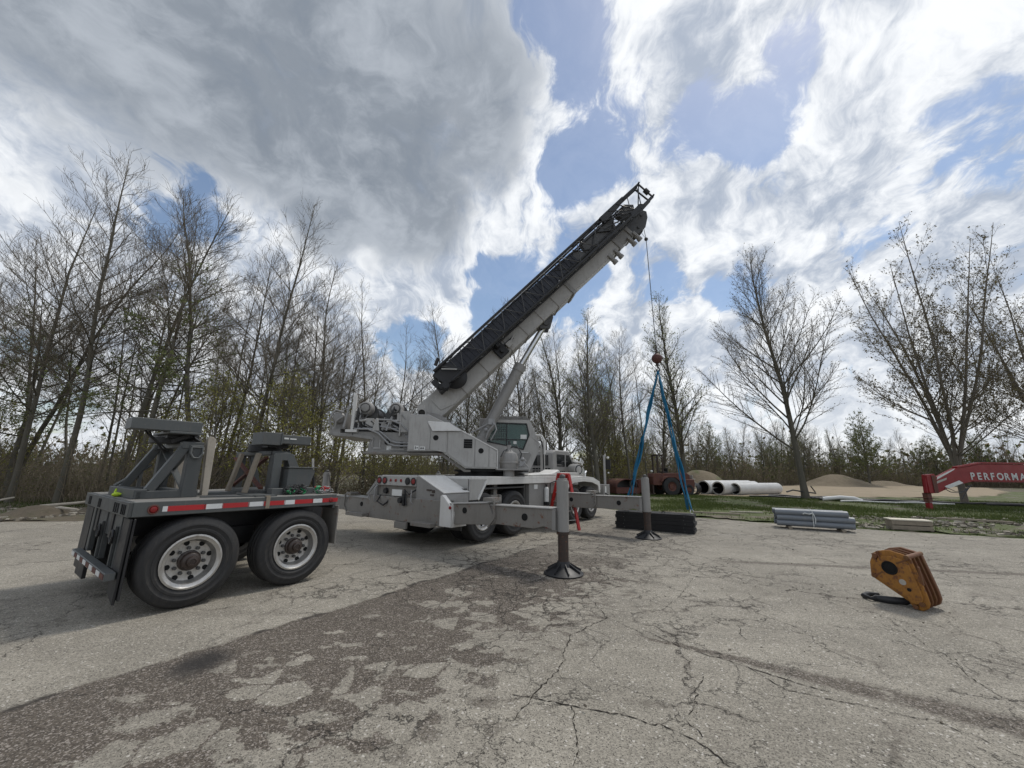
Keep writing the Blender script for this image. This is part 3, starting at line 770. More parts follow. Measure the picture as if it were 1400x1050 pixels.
plant_tree(G_green, 14.0, 31.9, 1.06, .4, 'slender tree with pale green buds rising behind the blue lifting slings', 'budding_tree')
plant_tree(G_open, 20.2, 27.5, 1.02, 1.1, 'open bare tree standing alone on the verge between the white pipes and the red arm', 'budding_tree')
plant_tree(G_vase, 28.1, 24.9, 1.02, 2.2, 'large many-stemmed tree in first bud rising behind the red arm', 'budding_tree')
plant_tree(G_vase, 36.5, 26.0, .92, 4.0, 'many-stemmed tree in first bud at the right edge of the picture', 'budding_tree')
plant_tree(G_mid, 5.9, 26.8, 1.03, .2, 'slender green-budded tree seen just right of the crane cab', 'budding_tree')
plant_tree(G_mid, 3.5, 28.5, .92, 2.2, 'green-budded tree behind the lift cylinder of the crane', 'budding_tree')
# left woods: front rank placed one by one
front = [(-20.9, 16.9, .98, 0, 0.3, 'tall bare tree furthest left at the edge of the woods'),
         (-18.9, 16.9, 1.06, 1, 1.3, 'tall bare tree second from the left edge of the picture'),
         (-17.6, 17.9, 1.08, 2, 2.1, 'tall bare tree just left of the sparse pine'),
         (-14.4, 17.8, 1.10, 3, 3.3, 'tall straight bare tree right of the sparse pine, its trunk clear to mid height'),
         (-12.2, 18.4, 1.02, 0, 4.4, 'broad bare tree with a mossy fork, behind the rear cradle of the trailer'),
         (-9.9, 20.2, .86, 1, 5.3, 'bare tree at the right end of the left woods, behind the trailer tool box'),
         (-22.6, 18.2, 1.0, 3, 1.0, 'bare tree partly cut off by the left edge of the picture')]
for x, y, s_, k_, rz, lb in front: plant_tree(G_bare[k_], x, y, s_, rz, lb)
plant_tree(G_pine, -16.2, 17.2, 1.02, .5, 'sparse pine with thin green needles among the bare left trees', 'pine_tree')
plant_tree(G_pine, -22.0, 17.6, .80, 2.5, 'thin pine low against the left edge of the picture', 'pine_tree')
plant_tree(G_pine, -11.6, 19.6, .62, 3.9, 'small yellow-green pine behind the rear cradle of the trailer', 'pine_tree')
rng = random.Random(77)
def woods(n, fx, gens, smin, smax, label, group, name='bare_tree', mind=1.0):
    pts = []
    tries = 0
    while len(pts) < n and tries < 6000:
        tries += 1
        x, y = fx()
        if all((x - a) ** 2 + (y - b_) ** 2 > mind ** 2 for a, b_ in pts):
            pts.append((x, y)); plant_tree(rng.choice(gens), x, y, rng.uniform(smin, smax), rng.uniform(0, 6.28), label, name, group, (rng.gauss(0, .03), rng.gauss(0, .03)))
woods(30, lambda: (rng.uniform(-36, -8.5), rng.uniform(20, 33)), G_bare + [G_bud] + G_slim, .72, 1.0, 'slim bare tree standing deep in the left woods behind the trailer', 'trees deep in the left woods', mind=1.3)
woods(5, lambda: (rng.uniform(-22, -9.5), rng.uniform(18.6, 20.5)), G_slim, .8, 1.0, 'thin leafless sapling between the front trees of the left woods', 'saplings in the left woods', 'sapling', mind=1.5)
woods(40, lambda: (lambda x: (x, 26 + rng.uniform(0, 13) + abs(x) * .1))(rng.uniform(-11, 11)), G_slim + [G_bare[0], G_bare[2], G_bud, G_mid], .68, .92, 'slim leafless tree in the woods behind the crane', 'trees in the woods behind the crane', mind=1.2)
woods(10, lambda: (lambda x: (x, 34 + rng.uniform(0, 9)))(rng.uniform(8, 14)), [G_bud, G_mid, G_slim[0]], .62, .85, 'budding tree in the woods behind the old forklift', 'trees behind the forklift', mind=1.5)
def farline():
    u_ = rng.random(); pts_ = [(14, 48), (32, 57), (58, 70), (84, 68), (96, 50)]
    L = [math.dist(a, b_) for a, b_ in zip(pts_, pts_[1:])]; d = u_ * sum(L)
    for (a, b_), l in zip(zip(pts_, pts_[1:]), L):
        if d <= l: break
        d -= l
    x = a[0] + (b_[0] - a[0]) * d / l; y = a[1] + (b_[1] - a[1]) * d / l; o_ = rng.uniform(0, 14); r = math.hypot(x, y)
    return x + x / r * o_, y + y / r * o_
woods(70, farline, [G_bare[1], G_bare[3], G_bud, G_mid, G_mid], .50, .80, 'leafless tree in the low woods beyond the dirt field', 'trees beyond the dirt field', mind=1.6)
woods(16, farline, [G_bushy], .65, 1.1, 'bushy tree coming into leaf in the woods beyond the dirt field', 'leafing trees beyond the dirt field', 'leafing_tree', mind=4)
plant_tree(G_bushy, 54.5, 60.5, 1.25, 1.0, 'rounded green bushy tree behind the earth mound', 'leafing_tree')
for i, (x, y, s_, lb) in enumerate([(-12.4, 16.6, 1.15, 'yellow-green shrub behind the rear cradle of the trailer'), (-10.2, 17.6, 1.2, 'yellow-green shrub behind the trailer tool box'), (-8.9, 19.4, 1.0, 'yellow-green shrub left of the crane winches'),
        (-7.2, 22.4, .75, 'low green shrub under the tail of the crane'), (-5.4, 23.2, .7, 'low green shrub seen under the crane body'), (-17.2, 19.4, 1.0, 'shrub with fresh leaves at the foot of the sparse pine'), (-22.5, 17.4, .9, 'green shrub at the left edge of the picture'), (8.6, 33.0, .9, 'fresh green shrub behind the forklift'), (-14.0, 18.2, 1.25, 'tall yellow-green shrub left of the rear cradle of the trailer'), (-11.2, 18.9, 1.3, 'tall yellow-green shrub between the two cradles of the trailer'), (-10.6, 21.5, 1.2, 'tall green shrub left of the crane tail'), (-8.2, 24.2, 1.0, 'green shrub behind the crane tail'), (-6.4, 24.0, .8, 'green shrub behind the rear bulkhead of the crane'), (6.6, 30.5, 1.0, 'green shrub behind the mirror pole of the crane'), (10.6, 34.5, 1.3, 'tall green shrub behind the forklift mast')]):
    e = thing('shrub', lb, 'shrub', (x, y, 0), i * 1.1); e.scale = (s_,) * 3
    obj('stem', G_shrub.trunk, e); obj('foliage', G_shrub.crown, e)
# undergrowth: nobody could count it
def brush(name, pts, h0, h1, rng, label, leaf='under_green', nleaf=3, r=.010, leafs=.05, mats=None):
    V, Fc, mi = [], [], []
    for x, y in pts:
        h = rng.uniform(h0, h1) * (.5 + .5 * rng.random()) * max(.3, .85 + .9 * mnoise.noise(Vector((x * .35, y * .35, 4.4)))); n = 3
        d = Vector((rng.gauss(0, .28), rng.gauss(0, .28), 1)).normalized(); p = Vector((x, y, -.03)); pp = [p]
        for i in range(n):
            d = (d + Vector((rng.gauss(0, .16), rng.gauss(0, .16), 0))).normalized(); p = p + d * h / n; pp.append(p)
        tube_raw(V, Fc, pp, [r, r * .8, r * .6, r * .3], 3)
        while len(mi) < len(Fc): mi.append(0)
        for _ in range(3):
            q_ = pp[rng.randint(1, 3)]; e_ = q_ + Vector((rng.gauss(0, .3), rng.gauss(0, .3), rng.uniform(.05, .4))) * min(1, h * .5)
            tube_raw(V, Fc, [q_, e_], [r * .55, r * .25], 3)
            while len(mi) < len(Fc): mi.append(0)
            for _ in range(nleaf):
                c_ = q_.lerp(e_, rng.random()) + Vector((rng.gauss(0, .06), rng.gauss(0, .06), rng.gauss(0, .06)))
                a = Vector((rng.gauss(0, 1), rng.gauss(0, 1), rng.gauss(0, 1))).normalized(); b_ = perp(a, rng.uniform(0, 6.28), rng); z = leafs * rng.uniform(.5, 1.3); k_ = len(V)
                V += [tuple(c_ - a * z), tuple(c_ + b_ * z * .6), tuple(c_ + a * z), tuple(c_ - b_ * z * .6)]; Fc.append((k_, k_ + 1, k_ + 2, k_ + 3)); mi.append(1 if rng.random() < .55 else 2)
    return tag(obj(name, raw_mesh(name, V, Fc, ['brush_twig', leaf, 'dry_leaf'], mi)), label, kind='stuff')
LW = [(-46, 18), (-24, 16.8), (-16, 16.6), (-12.5, 16.8), (-9.4, 20.5), (-8.6, 23), (-10, 30), (-46, 30)]
brush('undergrowth', scatter(LW, 7500, rng, lambda x, y: 1 if y < 22 else .45), 1.0, 3.8, rng, 'brown tangled undergrowth filling the foot of the left woods', nleaf=3, leafs=.032)
MW = [(-9.5, 24.2), (-3, 24.6), (4, 26.5), (9, 33), (15, 40), (12, 44), (-2, 38), (-12, 34)]
brush('undergrowth', scatter(MW, 6500, rng), 1.0, 4.2, rng, 'brown and green undergrowth in the woods behind the crane', nleaf=4, leafs=.038)
FW = [(13, 44), (24, 51), (34, 56), (58, 68.5), (80, 66), (92, 48), (104, 54), (92, 80), (58, 84), (30, 68), (10, 52)]
brush('undergrowth', scatter(FW, 9000, rng), 2.5, 6.5, rng, 'grey-brown thicket of the low woods beyond the dirt field', nleaf=3, r=.022, leafs=.09)
brush('flowering_brush', scatter([(-9.3, 21.6), (-5.6, 22.4), (-5.8, 23.6), (-9.3, 22.8)], 220, rng), .5, 1.7, rng, 'low brush with pale blossom behind the crane winches', leaf='blossom', nleaf=2, leafs=.04)
# distant tree line closing the horizon all round
FL = []
for i in range(11000):
    a = rng.uniform(radians(-178), radians(178)); r = rng.uniform(105, 150)
    if abs(a) > radians(75) and rng.random() < .6: continue
    FL.append((sin(a) * r, cos(a) * r))
brush('distant_woods', FL, 6, 10, rng, 'distant band of grey-brown woods', nleaf=2, r=.09, leafs=.42)

# ================================================================ CRANE AND TRAILER (shared centre line)
AX = radians(54.0)
UV_ = Vector((cos(AX), sin(AX), 0)); WV_ = Vector((sin(AX), -cos(AX), 0)); W0 = -7.4
def wpos(s, w, z=0.0): return UV_ * s + WV_ * (W0 + w) + Vector((0, 0, z))
S0 = 9.0
def fC(p): return Vector((p[0] - S0, -p[1], p[2]))            # p = (s along carrier, w to its right, z)
crane = thing('truck_crane', 'grey telescopic truck crane on outriggers with its boom raised to the right', 'crane', wpos(S0, 0), AX)
Tloc = (8.8 - S0, 0.0)
RZ = radians(6.0) - AX
def fU(p):                                                     # p = (a forward, b to the right, z) of the upper structure
    x, y = p[0], -p[1]
    return Vector((Tloc[0] + x * cos(RZ) - y * sin(RZ), Tloc[1] + x * sin(RZ) + y * cos(RZ), p[2]))
def CP(name, mat, fn, parent=crane, bevel=0.006, f=fC, smooth=35, label=None):
    mb = MB(f); fn(mb); return mb.build(name, mat, parent, bevel, smooth, label)

# ---------------- wheels (shared meshes, axis = local Y, outer face towards -Y)
def wheel_meshes(r, wd, rim_r, dish, tag_):
    h = wd / 2
    ty = MB()
    prof = [(rim_r, h * .80), (rim_r + .02, h * .93), (rim_r + .045, h * .985), (rim_r + .05, h * 1.01), (rim_r + .075, h * 1.01), (rim_r + .08, h * .985), (r * .80, h * 1.0), (r * .81, h * 1.02), (r * .86, h * 1.01), (r * .87, h * .985), (r * .92, h * .97), (r * .965, h * .90), (r * .985, h * .80)]
    grooves = []
    n = 4
    for i in range(n + 1):
        y = h * .80 - (i) * (h * 1.6 / n)
        grooves += [(r, y - .012 if i else y - .02), (r, y - h * 1.6 / n + .022)] if i < n else []
        if i < n - 1: grooves += [(r - .014, y - h * 1.6 / n + .018), (r - .014, y - h * 1.6 / n + .0)]
    prof2 = prof + grooves + [(a, -b_) for a, b_ in prof[::-1]]
    ty.lathe((0, 0, 0), (0, -1, 0), prof2, 48)
    me_t = ty.mesh('tyre' + tag_, 'rubber', 40)
    rm = MB()
    rm.lathe((0, 0, 0), (0, -1, 0), [(rim_r + .004, h * .80), (rim_r + .012, h * .97), (rim_r - .008, h * .99), (rim_r - .022, h * .93), (rim_r - .045, h * .90), (rim_r - .052, h * .55), (rim_r - .075, h - dish), (rim_r - .10, h - dish - .004), (.10, h - dish + .0), (.0, h - dish + .0)], 40)
    me_r = rm.mesh('rim' + tag_, 'alloy', 40)
    ho = MB()
    ho.cyl((0, -(h - dish - .03), 0), (0, -(h - dish + .006), 0), rim_r * .098, seg=14)  # solid dark disc, its black painting in the shade of an open hole
    me_h = ho.mesh('hand_hole_disc' + tag_, 'hole', 40)
    hb = MB()
    hb.lathe((0, 0, 0), (0, -1, 0), [(.118, h - dish), (.115, h - dish + .03), (.10, h - dish + .04), (.098, h - dish + .085), (.085, h - dish + .10), (.06, h - dish + .105), (.055, h - dish + .145), (.035, h - dish + .15), (.03, h - dish + .14), (0, h - dish + .14)], 24)
    me_b = hb.mesh('hub' + tag_, 'oily_rust', 40)
    nt = MB()
    nt.cyl((0, -(h - dish), 0), (0, -(h - dish + .035), 0), .021, seg=6)
    me_n = nt.mesh('wheel_nuts' + tag_, 'dark_steel', 40)
    return me_t, me_r, me_h, me_b, me_n, rim_r
def wheel(parent, M5, loc, flip=False, roll=0.0):
    t_ = obj('tyre', M5[0], parent); t_.location = loc; t_.rotation_euler = (0, roll, pi if flip else 0)
    obj('rim', M5[1], t_); obj('hub', M5[3], t_)
    for i in range(8): a = 2 * pi * (i + .5) / 8; q_ = obj('hand_hole_disc', M5[2], t_); q_.location = (cos(a) * M5[5] * .70, 0, sin(a) * M5[5] * .70)
    for i in range(10): a = 2 * pi * i / 10; q_ = obj('wheel_nut', M5[4], t_); q_.location = (cos(a) * .150, 0, sin(a) * .150)
    return t_
WD = wheel_meshes(.52, .40, .30, .12, '_wide')
WC = wheel_meshes(.55, .34, .295, .10, '_crane')
WI = wheel_meshes(.55, .30, .295, .24, '_inner')

# ---------------- carrier
CP('chassis_frame', 'beam_grey', lambda m: (m.box(6.4, 14.2, -.48, -.36, .72, 1.16), m.box(6.4, 14.2, .36, .48, .72, 1.16), m.box(7.9, 8.1, -.36, .36, .75, 1.1), m.box(10.5, 10.8, -.36, .36, .72, 1.1), m.box(13.6, 13.8, -.36, .36, .75, 1.1), m.box(6.6, 11.5, -.3, .3, 1.1, 1.34)))
for s_ in (7.35, 8.62, 12.05, 13.3):
    CP('axle', 'dark_steel', lambda m: (m.cyl((s_, -1.0, .6), (s_, 1.0, .6), .085), m.sphere((s_, 0, .6), .23, 14, 8), m.cyl((s_, -.9, .6), (s_, -.98, .6), .2), m.cyl((s_, .9, .6), (s_, .98, .6), .2)), bevel=0)
    rl = {7.35: .2, 8.62: .9, 12.05: 1.4, 13.3: .5}[s_]
    wheel(crane, WC, fC((s_, 1.13, .585)), False, rl)
    wheel(crane, WC, fC((s_, -1.13, .585)), True, rl)
    if s_ < 10:
        wheel(crane, WI, fC((s_, .77, .585)), False, rl); wheel(crane, WI, fC((s_, -.77, .585)), True, rl)
# deck and side skirts
CP('deck', 'white_paint', lambda m: (m.box(6.82, 12.3, .44, 1.30, 1.44, 1.50), m.box(6.35, 12.3, -1.30, -.62, 1.44, 1.50), m.box(7.12, 11.45, 1.25, 1.30, 1.31, 1.44), m.box(6.35, 11.5, -1.30, -1.25, 1.20, 1.44)))
CP('deck_centre', 'grey_paint', lambda m: m.box(6.35, 12.2, -.62, .62, 1.36, 1.46))
CP('side_skirt', 'light_grey_paint', lambda m: (m.prism([(6.82, .98), (6.82, 1.44), (7.42, 1.44), (7.42, 1.31), (7.12, .98)], 'y', 1.262, 1.302),))
CP('skirt_return', 'light_grey_paint', lambda m: m.box(6.80, 6.815, .44, 1.262, .90, 1.44))
CP('skirt_edge', 'white_paint', lambda m: m.beam((7.10, 1.31, .98), (7.40, 1.31, 1.40), .05, .05))
CP('mud_flap', 'dark_steel', lambda m: m.box(6.60, 6.63, .75, 1.28, .35, 1.0))
CP('rear_fender', 'dark_steel', lambda m: (m.prism([(6.7, 1.20), (9.15, 1.20), (9.15, 1.24), (6.7, 1.24)], 'y', .55, 1.24), m.box(9.16, 9.2, .5, 1.2, .5, 1.3)))
CP('spring', 'beam_grey', lambda m: (m.tube([(7.6, .62, .75), (8.0, .62, .95), (8.4, .62, .75)], .05, 6), m.box(7.93, 8.07, 1.0, 1.12, .62, 1.30), m.cyl((8.05, 1.22, .85), (8.05, 1.22, 1.05), .045), m.box(7.72, 8.12, 1.05, 1.20, .98, 1.06)))
# tool locker between the wheels
lk = CP('side_locker', 'grey_paint', lambda m: (m.box(9.35, 9.98, .95, 1.25, .62, 1.31), m.box(10.0, 10.9, .95, 1.23, .62, 1.31)))
CP('label_plate', 'label_white', lambda m: m.box(9.6, 9.78, 1.25, 1.256, 1.15, 1.27), lk, 0)
CP('fire_extinguisher', 'label_white', lambda m: (m.cyl((10.2, 1.30, .78), (10.2, 1.30, 1.13), .07), m.sphere((10.2, 1.30, 1.13), .07)), lk, 0)
CP('bracket', 'black_steel', lambda m: (m.box(10.14, 10.26, 1.235, 1.36, .68, .77), m.cyl((10.2, 1.30, 1.18), (10.2, 1.30, 1.27), .03)), lk, 0)
CP('frame_rail_rear', 'black_steel', lambda m: (m.box(9.2, 12.0, .5, .9, .55, 1.3)), bevel=0)
tp = CP('tarpaulin', 'white_paint', lambda m: (m.prism([(9.25, 1.505), (9.3, 1.57), (10.6, 1.60), (11.0, 1.70), (11.12, 1.66), (11.12, 1.505)], 'y', .75, 1.27)), bevel=.03)
# front fender with its open arch
arch_o = [(11.45, 1.28), (11.55, 1.42), (11.95, 1.47), (12.7, 1.50), (13.5, 1.45), (14.05, 1.30), (14.12, 1.0)]
arch_i = [(11.55, 1.0), (11.68, 1.22), (12.0, 1.30), (12.7, 1.33), (13.4, 1.30), (13.9, 1.20), (14.02, .95)]
def fender(m, w0, w1):
    m.prism(arch_o + [(14.06, 1.0), (13.98, 1.25), (13.5, 1.36), (12.7, 1.40), (11.95, 1.38), (11.6, 1.30)][::1], 'y', w0, w1)
CP('front_fender', 'white_paint', lambda m: (fender(m, .45, 1.31), m.prism([(11.5, 1.34), (11.95, 1.40), (12.7, 1.43), (13.5, 1.38), (14.0, 1.24), (14.08, .9), (13.98, .9), (13.9, 1.16), (13.4, 1.28), (12.7, 1.32), (12.0, 1.29), (11.62, 1.2), (11.5, 1.0)], 'y', 1.26, 1.315)))
CP('front_fender', 'white_paint', lambda m: fender(m, -1.31, -.45))
CP('engine_hood', 'light_grey_paint', lambda m: m.prism([(11.9, 1.46), (11.9, 1.62), (13.4, 1.62), (14.0, 1.45), (14.0, 1.3), (11.9, 1.3)], 'y', -.25, .85), bevel=.03)
# carrier cab on the far side (further forward)
def fCab(p): return fC((p[0] + .35, p[1] + .55, p[2]))
CAB = [(12.05, 1.45), (12.05, 2.30), (12.25, 2.42), (13.35, 2.42), (13.75, 1.95), (14.3, 1.75), (14.45, .95), (12.05, .95)]
cc_ = CP('carrier_cab', 'grey_paint', lambda m: m.prism(CAB, 'y', -1.30, -.30), bevel=.04, f=fCab)
CP('window', 'dark_glass', lambda m: m.box(12.040, 12.052, -1.12, -.48, 1.85, 2.22), cc_, 0, fCab)
CP('window', 'dark_glass', lambda m: m.prism([(12.35, 1.82), (12.35, 2.26), (12.95, 2.26), (12.95, 1.82)], 'y', -.302, -.292), cc_, 0, fCab)
CP('window', 'dark_glass', lambda m: m.prism([(13.05, 1.82), (13.05, 2.26), (13.30, 2.26), (13.62, 1.90), (13.62, 1.82)], 'y', -.302, -.292), cc_, 0, fCab)
for i in range(2):
    for j in range(6): CP('vent_slot', 'hole', lambda m: m.box(12.04, 12.053, -1.15 + j * .13, -1.05 + j * .13, 1.62 + i * .09, 1.67 + i * .09), cc_, 0, fCab)
for j in range(5): CP('vent_slot', 'hole', lambda m: m.box(12.3 + j * .14, 12.4 + j * .14, -.302, -.292, 1.62, 1.66), cc_, 0, fCab)
CP('boom_rest', 'light_grey_paint', lambda m: (m.box(11.72, 11.84, -.95, -.83, 1.45, 2.62), m.box(11.72, 11.84, .15, .27, 1.45, 2.58), m.box(11.74, 11.82, -.9, .2, 2.36, 2.44), m.cyl((11.78, -.9, 2.30), (11.78, .2, 2.30), .02), m.box(11.74, 11.82, -.83, .15, 1.45, 1.55)))
ac = CP('air_cleaner', 'light_grey_paint', lambda m: (m.lathe((13.35, .66, 1.72), (-.35, 1, 0), [(0, .2), (.13, .2), (.20, .16), (.20, -.18), (.16, -.26), (0, -.26)], 24), m.cyl((13.75, .5, 1.7), (13.75, .5, 1.96), .07), m.lathe((13.75, .5, 1.96), (0, 0, 1), [(0, 0), (.14, 0), (.14, .05), (.04, .10), (0, .1)], 16)), bevel=0)
CP('filter_face', 'black_steel', lambda m: m.lathe((13.35, .66, 1.72), (-.35, 1, 0), [(.17, .185), (.17, .205), (.14, .205), (.14, .19), (0, .19)], 24), ac, 0)
CP('exhaust_stack', 'chrome', lambda m: (m.tube([(13.55, .95, 1.45), (13.55, .95, 1.6), (13.65, .95, 1.66)], .045, 10), m.lathe((13.8, .72, 1.66), (-.35, 1, 0), [(0, -.3), (.13, -.3), (.14, 0), (0, 0)], 18)), bevel=0)
fbp = CP('front_bumper', 'grey_paint', lambda m: (m.box(14.3, 14.9, -1.3, 1.35, .72, 1.18), m.box(14.0, 14.3, -.5, .5, .72, 1.1)))
CP('label_plate', 'label_white', lambda m: m.box(14.42, 14.54, 1.351, 1.358, .88, 1.12), fbp, 0)
CP('tow_hook', 'black_steel', lambda m: m.tube([(14.46, 1.35, .86), (14.46, 1.45, .82), (14.46, 1.42, .72)], .03, 6), fbp, 0)
mp = CP('mirror_pole', 'light_grey_paint', lambda m: m.cyl((14.82, 1.2, 1.1), (14.82, 1.2, 2.3), .045), bevel=0)
CP('mirror', 'black_steel', lambda m: (m.box(14.86, 14.92, 1.22, 1.42, 1.75, 2.12), m.cyl((14.82, 1.2, 2.2), (14.9, 1.3, 2.12), .012)), mp)
CP('lamp', 'label_white', lambda m: (m.sphere((14.86, 1.34, 2.20), .05, 10, 6), m.sphere((14.86, 1.34, 1.62), .035, 10, 6)), mp, 0)

# ---------------- rear end: outrigger box, light panel, lockers
rb = CP('rear_bulkhead', 'beam_grey', lambda m: (m.box(5.98, 6.34, -1.30, 1.30, .50, 1.02), m.box(6.10, 6.34, -1.05, .42, 1.02, 1.30)), bevel=.01)
lp = CP('light_panel', 'light_grey_paint', lambda m: m.box(6.02, 6.09, -1.02, .40, 1.27, 1.49), bevel=.008)
for i, w_ in enumerate((-.93, -.72, .12, .32)):
    CP('tail_lamp', 'lamp_red' if i in (0, 1, 3) else 'black_steel', lambda m: m.lathe((6.018, w_, 1.38), (-1, 0, 0), [(.0, .022), (.055, .018), (.065, 0), (.065, -.02)], 16), lp, 0)
    CP('lamp_bezel', 'black_steel', lambda m: m.lathe((6.018, w_, 1.38), (-1, 0, 0), [(.066, .0), (.085, .0), (.085, .014), (.066, .014)], 16), lp, 0)
for w_ in (-.50, -.31, -.12):
    CP('marker_lamp', 'lamp_red', lambda m: m.lathe((6.018, w_, 1.39), (-1, 0, 0), [(0, .018), (.03, .015), (.038, 0)], 12), lp, 0)
tb = CP('sloped_locker', 'grey_paint', lambda m: m.prism([(.42, 1.49), (.42, .86), (1.30, .86), (1.30, 1.14), (1.20, 1.20), (.52, 1.49)][::1], 'x', 6.02, 6.80), bevel=.008)
CP('locker_lid', 'white_paint', lambda m: m.beam((6.41, .50, 1.508), (6.41, 1.31, 1.165), .80, .016, (0, .35, 1)), tb, 0)
CP('latch', 'rust_steel', lambda m: (m.box(6.0, 6.02, .78, .92, 1.20, 1.23), m.box(6.0, 6.02, .90, 1.0, 1.10, 1.13), m.box(6.0, 6.02, .95, 1.02, 1.16, 1.22)), tb, 0)
CP('plate', 'label_white', lambda m: m.box(5.965, 5.978, -.35, .0, 1.05, 1.19), rb, 0)
CP('glad_hand', 'black_steel', lambda m: (m.lathe((6.09, -.72, 1.14), (-1, 0, 0), [(0, .06), (.06, .06), (.07, 0)], 14), m.lathe((5.97, .0, .96), (-1, 0, 0), [(0, .07), (.06, .07), (.07, 0)], 14), m.box(5.93, 6.0, .07, .13, .85, 1.1), m.tube([(6.0, -.8, 1.05), (5.92, -.82, .9), (5.93, -.6, .82), (5.97, -.5, .9), (6.02, -.48, 1.0)], .018, 6), m.tube([(6.08, .35, 1.2), (5.93, .3, 1.1), (5.95, .12, 1.2), (5.95, .2, .85)], .015, 6)), rb, 0)
CP('grab_bar', 'metal_hose', lambda m: (m.tube([(5.96, -.95, .88), (5.92, -.95, .95), (5.92, -.95, 1.2), (5.98, -.95, 1.26)], .018, 8), m.tube([(6.0, -1.2, .9), (5.95, -1.25, 1.05), (6.0, -1.05, 1.28)], .02, 8), m.tube([(5.99, .38, .9), (5.94, .36, .95), (5.94, .36, 1.2)], .016, 8)), rb, 0)
CP('side_bracket', 'grey_paint', lambda m: m.prism([(-1.5, 1.02), (-1.05, 1.44), (-1.05, 1.02)], 'x', 6.05, 6.3), rb)
CP('tow_step', 'beam_grey', lambda m: (m.box(5.80, 5.98, -1.9, -1.2, .52, .60), m.box(5.80, 5.98, .55, 1.15, .48, .56), m.box(5.93, 5.99, -.15, .25, .36, .5)), rb)
bump_ = CP('corner_guard', 'white_paint', lambda m: (m.prism([(1.30, .52), (1.30, 1.12), (1.36, 1.14), (1.64, .90), (1.68, .78), (1.66, .52)], 'x', 5.92, 6.02), m.prism([(5.92, .52), (5.92, .98), (6.22, .98), (6.36, .52)], 'y', 1.62, 1.66)))
CP('side_marker', 'lamp_red', lambda m: m.lathe((5.915, 1.60, .90), (-1, 0, 0), [(0, .02), (.03, .015), (.036, 0)], 10), bump_, 0)
# outrigger beams
def outrigger(s_, side, zb, zo, name='outrigger_beam'):
    sg = side
    # outer sleeve, then sliding beam, then jack
    sl = CP(name, 'beam_grey', lambda m: (m.prism([(sg * 1.32, zb - .02), (sg * 1.32, zb + .37), (sg * 2.55, zo + .36), (sg * 2.72, zo + .06), (sg * 2.66, zo - .02)], 'x', s_ - .15, s_ + .15),), bevel=.008)
    CP('flange', 'light_grey_paint', lambda m: (m.prism([(sg * 1.32, zb + .372), (sg * 1.32, zb + .39), (sg * 2.56, zo + .38), (sg * 2.56, zo + .362)], 'x', s_ - .175, s_ + .175)), sl, 0)
    CP('beam_hole_disc', 'hole', lambda m: m.cyl((s_ - .158, sg * 1.95, zo + .19), (s_ - .148, sg * 1.95, zo + .19), .058, seg=20), sl, 0)  # dark disc on the face paints in the shade of an open hole
    b_ = CP('sliding_beam', 'beam_grey', lambda m: m.prism([(sg * 2.3, zo + .0), (sg * 2.3, zo + .32), (sg * 3.95, zo + .34), (sg * 3.95, zo - .0), (sg * 3.75, zo + .045), (sg * 3.55, zo - .01)], 'x', s_ - .12, s_ + .12), bevel=.008)
    CP('flange', 'light_grey_paint', lambda m: m.prism([(sg * 2.6, zo + .324), (sg * 2.6, zo + .34), (sg * 3.95, zo + .36), (sg * 3.95, zo + .342)], 'x', s_ - .15, s_ + .15), b_, 0)
    CP('beam_hole_disc', 'hole', lambda m: m.cyl((s_ - .13, sg * 3.36, zo + .17), (s_ - .118, sg * 3.36, zo + .17), .062, seg=20), b_, 0)  # same dark disc, painted shade for the outer beam hole
    CP('strap', 'beam_grey', lambda m: (m.beam((s_ - .17, sg * 2.70, zo + .42), (s_ - .17, sg * 2.72, zo + .12), .03, .03, (1, 0, 0)), m.beam((s_ - .17, sg * 2.72, zo + .12), (s_ - .17, sg * 2.56, zo - .06), .03, .03, (1, 0, 0)), m.box(s_ - .19, s_ + .1, sg * 2.55 - .1, sg * 2.55 + .12, zo + .40, zo + .46)), b_, 0)
    j_ = CP('jack_housing', 'grey_paint', lambda m: (m.cyl((s_, sg * 4.06, zo - .02), (s_, sg * 4.06, 1.50), .102, seg=20), m.cyl((s_, sg * 4.06, 1.50), (s_, sg * 4.06, 1.53), .085, seg=20), m.box(s_ - .13, s_ + .13, sg * 3.95 - .03, sg * 3.95 + .03, zo, zo + .34)), bevel=.004)
    CP('jack_cap', 'dark_steel', lambda m: (m.sphere((s_, sg * 4.06, 1.55), .055, 10, 6), m.tube([(s_, sg * 3.98, 1.5), (s_ - .05, sg * 3.85, 1.45), (s_, sg * 3.8, 1.1)], .012, 6)), j_, 0)
    r_ = CP('jack_rod', 'rust_steel', lambda m: (m.cyl((s_, sg * 4.06, .17), (s_, sg * 4.06, zo - .0), .088, seg=20), m.cyl((s_, sg * 4.06, zo - .06), (s_, sg * 4.06, zo - .02), .11, seg=20)), bevel=0)
    p_ = CP('jack_pad', 'black_steel', lambda m: (m.lathe((s_, sg * 4.06, 0), (0, 0, 1), [(0, .0), (.32, .0), (.33, .02), (.31, .035), (.13, .12), (.10, .2), (0, .2)], 24),), bevel=0)
    for i in range(8):
        a = 2 * pi * i / 8
        CP('gusset', 'black_steel', lambda m: m.beam((s_ + cos(a) * .10, sg * 4.06 + sin(a) * .10, .15), (s_ + cos(a) * .295, sg * 4.06 + sin(a) * .295, .045), .014, .05), p_, 0)
outrigger(6.12, 1, .58, .68)
outrigger(6.42, -1, .52, .56)
outrigger(10.66, 1, .66, .67)
outrigger(10.95, -1, .66, .67)
CP('outrigger_box', 'beam_grey', lambda m: m.box(10.45, 11.15, -1.31, 1.31, .60, 1.02))
